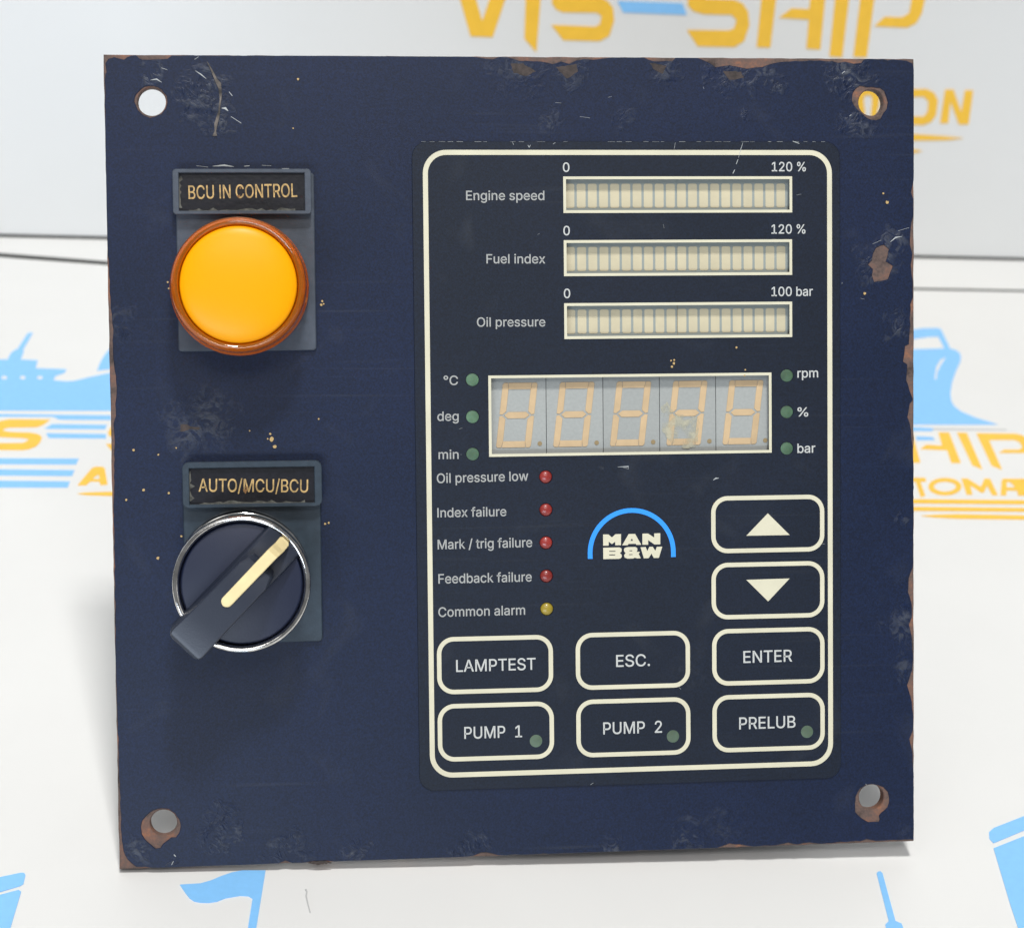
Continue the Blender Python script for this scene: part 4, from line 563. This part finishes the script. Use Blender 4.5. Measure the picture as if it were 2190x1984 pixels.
for k, nm in zip(keys, knames):
    b = box4(k)
    print('KEY', nm, [round(c*1000, 2) for c in b])
    o = prism('membrane_key', [[rrect(*b, .0040, 10)]], OZ, OZ+.00008, M['overlay'], panel, bev=.00005); o['label'] = 'rounded '+nm
    ring('key_outline', grow(b, -.00012), .00100, .0038, M['cream'], o, OZ+.00008)
KZ = OZ+.00008
key_o = [o for o in panel.children if o.name.startswith('membrane_key')]
for i, t_ in ((4, ("LAMPTEST", 975.3, 1435.1, 1144.5, 1430.2, 25)), (5, ("ESC.", 1317, 1424.4, 1388.7, 1422.2, 25)), (6, ("PUMP  1", 992.7, 1577.8, 1115.6, 1574.2, 25)), (7, ("PUMP  2", 1289.4, 1568.2, 1414.3, 1564.5, 25)),
              (2, ("ENTER", 1588.7, 1416, 1692.2, 1412.8, 25)), (3, ("PRELUB", 1579.8, 1557.6, 1699.4, 1553.7, 25))):
    text('key_lettering', *t_, M['key_text'], key_o[i], z=KZ, bold=BO)
q = crop(1380, 760, 3.0433, [(793, 1025), (653, 1171), (935, 1166)], P); prism('arrow_symbol', [[q]], KZ, KZ+.00005, M['cream'], key_o[0])
q = crop(1380, 760, 3.0433, [(653, 1457), (935, 1448), (795, 1597)], P); prism('arrow_symbol', [[q]], KZ, KZ+.00005, M['cream'], key_o[1])
# pilot lenses inside keys sit through the key skins: small raised discs
for x, y, k in led_xy[-3:]:
    lathe('indicator_lens', [(LR*.97, KZ), (LR*.95, KZ+.00005), (LR*.6, KZ+.00009), (0, KZ+.0001)], x, y, M['led_pale'], panel, 28)
# emblem
lg = lambda p: crop(1240, 1070, 9.164, p, P)
ce = Vector(lg([(1010, 1012)])[0]); el = lg([(150, 1137), (243, 1137), (1778, 1102), (1870, 1100)])
Ro = (Vector(lg([(1870, 1012)])[0])-Vector(lg([(150, 1012)])[0])).length/2; Ri = Ro-.00107
arc = [(ce.x+Ro*math.cos(math.radians(t)), ce.y+Ro*math.sin(math.radians(t))) for t in range(0, 181, 5)]
arc2 = [(ce.x+Ri*math.cos(math.radians(t)), ce.y+Ri*math.sin(math.radians(t))) for t in range(180, -1, -5)]
prism('emblem_arch', [[arc+[el[0], el[1]]+arc2+[el[2], el[3]]]], OZ, OZ+.00005, M['arch'], overlay)
for L in ([[(447, 660), (553, 660), (620, 718), (690, 655), (798, 652), (798, 870), (685, 872), (685, 800), (622, 848), (558, 802), (556, 878), (450, 880)]],
          [[(822, 872), (948, 652), (1075, 650), (1195, 862), (1098, 864), (1085, 842), (945, 845), (930, 870)], [(985, 785), (1010, 738), (1036, 783)]],
          [[(1217, 645), (1328, 642), (1448, 720), (1448, 640), (1567, 635), (1567, 853), (1455, 856), (1330, 770), (1330, 860), (1217, 862)]],
          [[(450, 920), (760, 912), (800, 925), (812, 955), (805, 1000), (775, 1026), (808, 1050), (814, 1090), (795, 1125), (760, 1136), (452, 1142)], [(568, 982), (568, 998), (690, 997), (690, 981)], [(568, 1052), (568, 1070), (686, 1069), (686, 1051)]],
          [[(870, 925), (920, 908), (1080, 905), (1115, 925), (1120, 965), (1105, 1002), (1168, 998), (1145, 1040), (1185, 1126), (1110, 1128), (1070, 1112), (1040, 1130), (920, 1133), (870, 1110), (858, 1065), (888, 1025), (860, 990), (856, 955)], [(963, 972), (963, 988), (1020, 987), (1020, 971)], [(955, 1047), (955, 1062), (1025, 1061), (1025, 1046)]],
          [[(1180, 910), (1282, 905), (1315, 985), (1352, 902), (1420, 900), (1470, 980), (1500, 902), (1606, 898), (1540, 1118), (1440, 1120), (1395, 1035), (1340, 1122), (1245, 1126)]]):
    prism('emblem_letter', [[lg(l) for l in L]], OZ, OZ+.00005, M['cream'], overlay)

# legend holders -----------------------------------------------------
def holder(body_px, frame_px, inner_px, words, tx, mat, label, cham):
    base = box4(body_px, .0012); fr = box4(frame_px, .0040); inn = box4(inner_px, .0036)
    root = prism('legend_holder', [[rrect(base[0], base[1], base[2], fr[3]-.0006, .0008, 4)]], .0002, .0013, mat, panel, bev=.0002, label=label)
    outl = rrect(*fr, cham, 3)
    prism('holder_frame', [[outl, rect(*inn)]], .0013, .0040, mat, root, bev=.00014)
    ins = prism('label_insert', [[rect(inn[0]-.0001, inn[1]-.0001, inn[2]+.0001, inn[3]+.0001)]], .0013, .0029, M['insert'], root)
    text('label_lettering', words, *tx, M['gold'], root, z=.0029, hz=.0029, bold=.000025, h=.00006)
    rg = random.Random(len(words))
    # dried grime in the corners of the recess
    for side in range(2):
        if side == 0: pts = [(inn[0]+(inn[2]-inn[0])*t/26, inn[1]) for t in range(2, 25)]; up = [(x, inn[1]+max(.00005, abs(rg.gauss(0, .0004)))) for x, y in pts[::-1]]
        else: pts = [(inn[0], inn[3]-(inn[3]-inn[1])*t/12) for t in range(1, 12)]; up = [(inn[0]+max(.00005, abs(rg.gauss(0, .0005))), y) for x, y in pts[::-1]]
        prism('grime', [[pts+up]], .0029, .00304, M['grime'], root)
    return root
holder(((377, 460), (672, 456), (677.5, 747.6), (381.4, 753.4)), ((368, 363), (665, 359.6), (666.7, 456), (370, 460.8)), ((382, 371.7), (650.6, 368.3), (652.4, 449.3), (383.7, 452.7)),
       "BCU IN CONTROL", (403.7, 425.8, 635.6, 421.3, 28.5), M['holder'], 'grey legend holder reading BCU IN CONTROL', .0008)
holder(((393.5, 1084), (689.5, 1084), (686.3, 1372), (395, 1376)), ((389.5, 985.5), (688.7, 987.7), (688.7, 1084.6), (390.5, 1084.6)), ((404.8, 998.3), (672, 1000.8), (672.7, 1076.5), (405.3, 1076.5)),
       "AUTO/MCU/BCU", (425, 1050.8, 658.6, 1052.6, 27.5), M['holder2'], 'dark legend holder reading AUTO/MCU/BCU', .0014)

for pts, z_ in ((( (452+22, 418), (512, 417), (508, 424)), .0030), (((519, 1046), (530, 1046), (525, 1056)), .0030), (((512, 404), (514, 398), (516, 405)), .0030), (((523, 1041), (530, 1040), (528, 1046)), .0030)):
    if pts[0][0] == 474: pts = ((506, 419), (514, 417), (511, 425))
    prism('label_chip', [[ccw([P(u, v, .0029) for u, v in pts])]], z_, z_+.00004, M['rustdot'], panel)
# amber lamp -----------------------------------------------------------
LH = .0160
lx, ly = P(509.8, 608.5, LH)
lens = lathe('amber_lamp', [(.0127, .0014), (.0145, .0014), (.0151, .0019), (.0152, .0030), (.0151, .0046), (.01465, .0052), (.01462, .0105), (.0146, .0132), (.0144, .0148), (.01405, .0156), (.0136, LH), (.0130, .0159), (.0127, .0154), (.0127, .0014)], lx, ly, M['amber'], panel, 128, closed=True, label='round amber pilot lamp')
lathe('lamp_core', [(.0136, .0014), (.0136, .0019), (.0125, .0020), (.0125, .0149)], lx, ly, M['core'], lens, 96)
FA = .01248
prof = [(FA, .0150), (FA, .0156)]+[(FA*math.cos(math.radians(t)), .0156+.0021*math.sin(math.radians(t))) for t in range(8, 91, 8)]+[(0, .0177)]
lathe('lamp_face', prof, lx, ly, M['amber_face'], lens, 128)

# selector switch ------------------------------------------------------
kx, ky = P(340+717/4.058, 970+1134/4.058, .0168)
sw = lathe('selector_switch', [(.0146, .0013), (.0147, .0022), (.0146, .0030), (.0141, .0034), (.0137, .0040), (.0136, .0118), (.0140, .0125), (.0142, .0131)], kx, ky, M['holder2'], panel, 96, label='rotary selector switch with chrome ring')
lathe('chrome_collar', [(.0147, .0013), (.0149, .0019), (.0148, .0028), (.0145, .0032), (.0141, .0033)], kx, ky, M['chrome'], sw, 128)
lathe('chrome_ring', [(.0141, .0126), (.0147, .0131), (.0149, .0138), (.01485, .0156), (.0148, .0162), (.01465, .0166), (.0143, .01685), (.0138, .01675), (.0136, .0165), (.01345, .0160), (.0133, .0150), (.0133, .0140)], kx, ky, M['chrome'], sw, 128)
lathe('knob_disc', [(.0133, .0140), (.0131, .0150), (.0129, .0154), (.0126, .0155), (0, .0155)], kx, ky, M['knob'], sw, 96)
E0 = Vector(P(340+215/4.058, 970+1690/4.058, .0240)); E1 = Vector(P(340+1110/4.058, 970+740/4.058, .0170))
dv = (E1-E0); c0 = Vector((kx, ky))
ang = math.atan2(dv.y, dv.x); du = Vector((math.cos(ang), math.sin(ang))); nn = Vector((-du.y, du.x))
sE0, sE1 = (E0-c0).dot(du), (E1-c0).dot(du); off = (E0-c0).dot(nn)
print('KNOB', math.degrees(ang), sE0, sE1, off, (E1-c0).dot(nn))
def loft(name, secs, mat, parent, **kw):
    """secs: rows of (s, half_width, z_bottom, z_top, round) along the handle axis"""
    V, F = [], []
    for s, hw, zb, zt, r in secs:
        for (y, z) in ((-hw*1.06, zb), (-hw, zt-r*1.6), (-hw+r*.35, zt-r*.5), (-hw+r, zt), (hw-r, zt), (hw-r*.35, zt-r*.5), (hw, zt-r*1.6), (hw*1.06, zb)):
            q_ = c0+du*s+nn*y; V.append((q_.x, q_.y, z))
    n = 8
    for k in range(len(secs)-1):
        for i in range(n-1): F.append((k*n+i, (k+1)*n+i, (k+1)*n+i+1, k*n+i+1))
    F.append(tuple(range(n))); F.append(tuple(range((len(secs)-1)*n, len(secs)*n))[::-1])
    me = bpy.data.meshes.new(name); me.from_pydata(V, [], F)
    bm = bmesh.new(); bm.from_mesh(me); bmesh.ops.recalc_face_normals(bm, faces=bm.faces); bm.to_mesh(me); bm.free()
    o = link(name, me, mat, parent, True, **kw)
    me.set_sharp_from_angle(angle=math.radians(24)); return o
R_ = .0043
s_in = -.0205
loft('knob_handle', [(sE0-.0003, R_*.70, .0160, .0228, .0003), (sE0, R_*.86, .0159, .0236, .0003), (sE0+.0005, R_*.98, .0158, .0241, .00035), (sE0+.0014, R_*1.05, .0156, .0243, .00035), (-.010, R_*.99, .0153, .0243, .00035), (-.004, R_*.97, .0153, .0243, .00035), (.0035, R_*.95, .0153, .0240, .00035), (.0058, R_*.86, .0153, .0232, .0009), (.0066, R_*.70, .0153, .0222, .0009), (.0070, R_*.66, .0153, .0200, .0005)], M['knob_grip'], sw)
loft('knob_base_bar', [(-.0136, .0045, .0153, .0166, .0004), (-.006, .0045, .0153, .0188, .0005), (.004, .0045, .0153, .0192, .0006), (.0085, .0045, .0153, .0190, .0006), (.0122, .0045, .0153, .0174, .0006), (.0136, .0043, .0153, .0162, .0004)], M['knob_grip'], sw)
# ivory pointer: a strip with rounded ends following the handle profile
A_ = Vector(P(340+555/4.058, 970+1318/4.058, .0247)); K_ = Vector(P(340+985/4.058, 970+868/4.058, .0241)); B_ = Vector(P(340+1100/4.058, 970+752/4.058, .0192))
sa, sk, sb_ = [(q_-c0).dot(du) for q_ in (A_, K_, B_)]
oa, ok_, ob = [(q_-c0).dot(nn) for q_ in (A_, K_, B_)]
print('POINTER', sa, sk, sb_, oa, ok_, ob)
hw = .00120; V, F = [], []
rows = []
for i in range(7):
    t = math.radians(90-15*i); rows.append((sa+hw-hw*math.sin(t)-hw*.0, hw*max(.08, math.cos(t)), .0247, oa))
rows += [(sk, hw*1.05, .0243, ok_), (sk+.0010, hw*1.05, .0230, ok_*.6+ob*.4), (sk+.0018, hw*1.05, .0206, ob), (max(sb_, sk+.0035)-.0004, hw*1.05, .0184, ob), (max(sb_, sk+.0035), hw*.7, .0180, ob)]
for s, h_, z, o_ in rows:
    for y, dz in ((-h_, -.0015), (-h_, -.0001), (-h_*.8, 0), (h_*.8, 0), (h_, -.0001), (h_, -.0015)):
        q_ = c0+du*s+nn*(y+o_); V.append((q_.x, q_.y, z+dz))
n = 6
for k in range(len(rows)-1):
    for i in range(n-1): F.append((k*n+i, (k+1)*n+i, (k+1)*n+i+1, k*n+i+1))
F.append(tuple(range((len(rows)-1)*n, len(rows)*n))[::-1]); F.append(tuple(range(n)))
me = bpy.data.meshes.new('pointer'); me.from_pydata(V, [], F)
bm = bmesh.new(); bm.from_mesh(me); bmesh.ops.recalc_face_normals(bm, faces=bm.faces); bm.to_mesh(me); bm.free()
link('pointer', me, M['ivory'], sw)

# marks ------------------------------------------------------------------
def merge(name, items, mat, parent, **kw):     # many tiny marks as one part: (loop, z0, z1)
    V, F = [], []
    for L, z0, z1 in items:
        v, f = prism_data([[ccw(L)]], z0, z1, 0); k = len(V); V += v; F += [tuple(i+k for i in t) for t in f]
    me = bpy.data.meshes.new(name); me.from_pydata(V, [], F); me.update()
    return link(name, me, mat, parent, **kw)
def blob(u, v, r, h=0):
    x, y = P(u, v, h); r = r/FPX*.475
    return [(x+r*rnd.uniform(.7, 1.15)*math.cos(t), y+r*rnd.uniform(.7, 1.15)*math.sin(t)) for t in [2*math.pi*i/9 for i in range(9)]]
sp = []
for u, v, r in ((578, 927.5, 2.5), (581, 939, 5), (588, 955, 4.5), (572.5, 938, 2), (689, 644, 2.5), (687, 652, 3), (692, 650, 2), (695, 1119.5, 2.5), (703, 1117.5, 2.5), (286, 962, 2.6), (307.5, 1047.5, 3), (270, 1068.5, 2.5), (361, 1054, 2.5), (338, 1193, 3.2), (339, 972, 2), (377, 957.5, 1.8),
                (1888, 414, 2.2), (1896.5, 433, 3.5), (1848.5, 628, 3.2), (359, 603.5, 2.2), (361, 617, 1.8), (637.5, 170, 2.5), (627, 275, 1.6), (681.5, 896, 2), (534, 921, 1.8), (388, 1146, 2.4)):
    sp.append((blob(u, v, r), .0002, .0004))
for u, v, r in ((1434, 771, 2), (1441, 770, 2.2), (1440, 777, 3), (1436, 784, 2.6), (1573.5, 743, 2.4), (1592.5, 790.5, 2), (1591, 803, 2)):
    sp.append((blob(u, v, r), OZ-.0001, OZ+.00012))
for L_, za, zb in sp: prism('paint_speck', [[ccw(L_)]], za, zb, M['speck'], panel)
def streak(pts, wd, h=0):
    Lf, Rt = [], []
    Q = [Vector(P(*p)) for p in pts]; wd = wd/FPX*.475
    for i, q_ in enumerate(Q):
        d = (Q[min(i+1, len(Q)-1)]-Q[max(i-1, 0)]).normalized(); n_ = Vector((-d.y, d.x))*wd*.5*(.25 if i in (0, len(Q)-1) else rnd.uniform(.6, 1.3))
        Lf.append(tuple(q_+n_)); Rt.append(tuple(q_-n_))
    return Lf+Rt[::-1]
scr = []
for pts, wd, film in (([(1587.5, 306), (1583, 320), (1578, 338)], 2, 1), ([(1577, 342), (1573, 352)], 5, 1), ([(1570, 364), (1566, 372)], 6, 1), ([(1702, 418), (1712, 416)], 1.5, 1), ([(1128, 311), (1131, 316), (1134, 311)], 3, 1), ([(1095, 304), (1098, 311)], 2, 1), ([(1443, 306), (1441, 319)], 2, 1),
                      ([(1187, 306), (1182, 309)], 3, 1), ([(1694, 303), (1708, 308)], 5, 1), ([(1320, 998), (1343, 997), (1343, 1003)], 2, 1), ([(1332, 999), (1342, 1002)], 2, 1), ([(1524, 1026), (1530, 1022), (1536, 1022)], 3, 1), ([(981, 917), (988, 915)], 1.4, 1), ([(1149, 502), (1153, 500)], 1.5, 1),
                      ([(984, 971.5), (987, 971.5)], 1.4, 1), ([(1402, 1414), (1407, 1419)], 1.4, 1), ([(1451, 1468), (1455, 1472)], 2, 1), ([(1757, 1163), (1762, 1162)], 1.6, 1), ([(1262, 1676), (1268, 1672)], 2.5, 1), ([(1681, 1225), (1683, 1230)], 2.5, 1), ([(1417, 480), (1419, 488)], 1.2, 1),
                      ([(1851, 1675), (1853, 1678)], 3, 0), ([(1800, 608), (1800.5, 604)], 1.5, 0), ([(1839, 638), (1848, 640)], 1.2, 0), ([(1903, 518), (1915, 508), (1928, 506)], 2.5, 0), ([(1920, 494), (1944, 487)], 2, 0), ([(1866, 522), (1884, 514)], 2, 0), 
                      ([(372, 1826), (376, 1830)], 7, 0), ([(371, 1840), (367, 1848)], 4, 0), ([(420, 355), (445, 358)], 2.5, 0), ([(455, 356), (480, 354), (500, 357)], 3, 0), ([(522, 356), (534, 355)], 5, 0), ([(560, 354), (580, 355)], 2.5, 0), ([(603, 361), (618, 361)], 4, 0), 
                      ([(418, 152), (430, 160), (441, 169)], 3, 0), ([(490, 197), (497, 206)], 5, 0), ([(345, 146), (358, 150)], 3, 0), ([(322, 172), (335, 170), (346, 177)], 2.2, 0), ([(474, 232), (482, 232), (488, 238)], 4, 0), ([(494, 250), (516, 264)], 4, 0), ([(425, 122), (416, 128)], 3, 0),
                      ([(1187, 220), (1200, 221)], 1.5, 0), ([(1504, 187), (1505, 191)], 2, 0), ([(1240, 250), (1262, 253)], 1.6, 0), ([(1800, 158), (1806, 153)], 5, 0), ([(1816, 249), (1820, 246)], 4, 0), ([(1300, 209), (1308, 207)], 1.4, 0), ):
    scr.append((streak(pts, wd), (OZ if film else .0002)-.00005, (OZ if film else .0002)+.00006))
# nicked pale line along the top edge of the film
for k in range(46):
    u = 900+k*19; 
    if rnd.random() < .7: scr.append((streak([(u, 303.8), (u+rnd.uniform(6, 18), 303.8)], rnd.uniform(.9, 2.0)), OZ-.0001, OZ+.00002))
merge('scratch_marks', scr, M['scratch'], panel, kind='stuff')
crack = [crop(200, 90, 2.6086, [(632, 110), (642, 122), (668, 165), (688, 205), (712, 232), (716, 300), (708, 360), (704, 410), (695, 450), (684, 500), (690, 525), (664, 526), (676, 498), (674, 460), (684, 425), (697, 385), (704, 320), (698, 262), (676, 215), (655, 160)], P)]
merge('bare_crack', [(crack[0], .0002, .00045)], simple('cracked_filler', (.105, .09, .078), .7, var=.75, scale=600, bump=.8, bscale=900), panel)
RS = ([(subdiv_edge(crop(200, 850, 2.6086, pts, P), .0004, .0001, rnd), .0001, .00026) for pts in ([(485, 150), (520, 150), (540, 160), (595, 165), (590, 180), (540, 175), (515, 185), (485, 190)],)]+
      [(subdiv_edge(crop(900, 0, 1.5628, pts, P), .0006, .00015, rnd), .0001, .00026) for pts in ([(300, 215), (340, 212), (385, 240), (350, 256), (310, 245)], [(450, 225), (520, 215), (525, 240), (490, 265)], [(765, 212), (820, 222), (808, 248), (775, 232)], [(1010, 238), (1070, 240), (1080, 262), (1030, 268)])]+
      [(subdiv_edge(b1([(1475, 358), (1550, 346), (1590, 358), (1520, 368)]), .0004, .0001, rnd), .0001, .00026)])
for L_, za, zb in RS: prism('rust_stain', [[ccw(L_)]], .0001, .00025, M['stain'], panel)
# rear of the unit: housing it leans on, and the contact blocks of lamp and switch
hx0, hx1, hy0, hy1 = -.012, .074, -.066, .064
def world_z(x, y, z): return (PLATE @ Vector((x, y, z))).z
dlow = .02
while min(world_z(hx0, hy0, -dlow), world_z(hx1, hy0, -dlow)) > .00005 and dlow < .2: dlow += .0002
prism('rear_housing', [[rect(hx0, hy0, hx1, hy1)]], -dlow, -PT-.0001, M['housing'], panel, bottom=True)
for x, y in ((lx, ly), (kx, ky)):
    prism('contact_block', [[rect(x-.014, y-.012, x+.014, y+.012)]], -.034, -PT-.0001, M['housing'], panel, bottom=True)
print('housing depth', dlow)
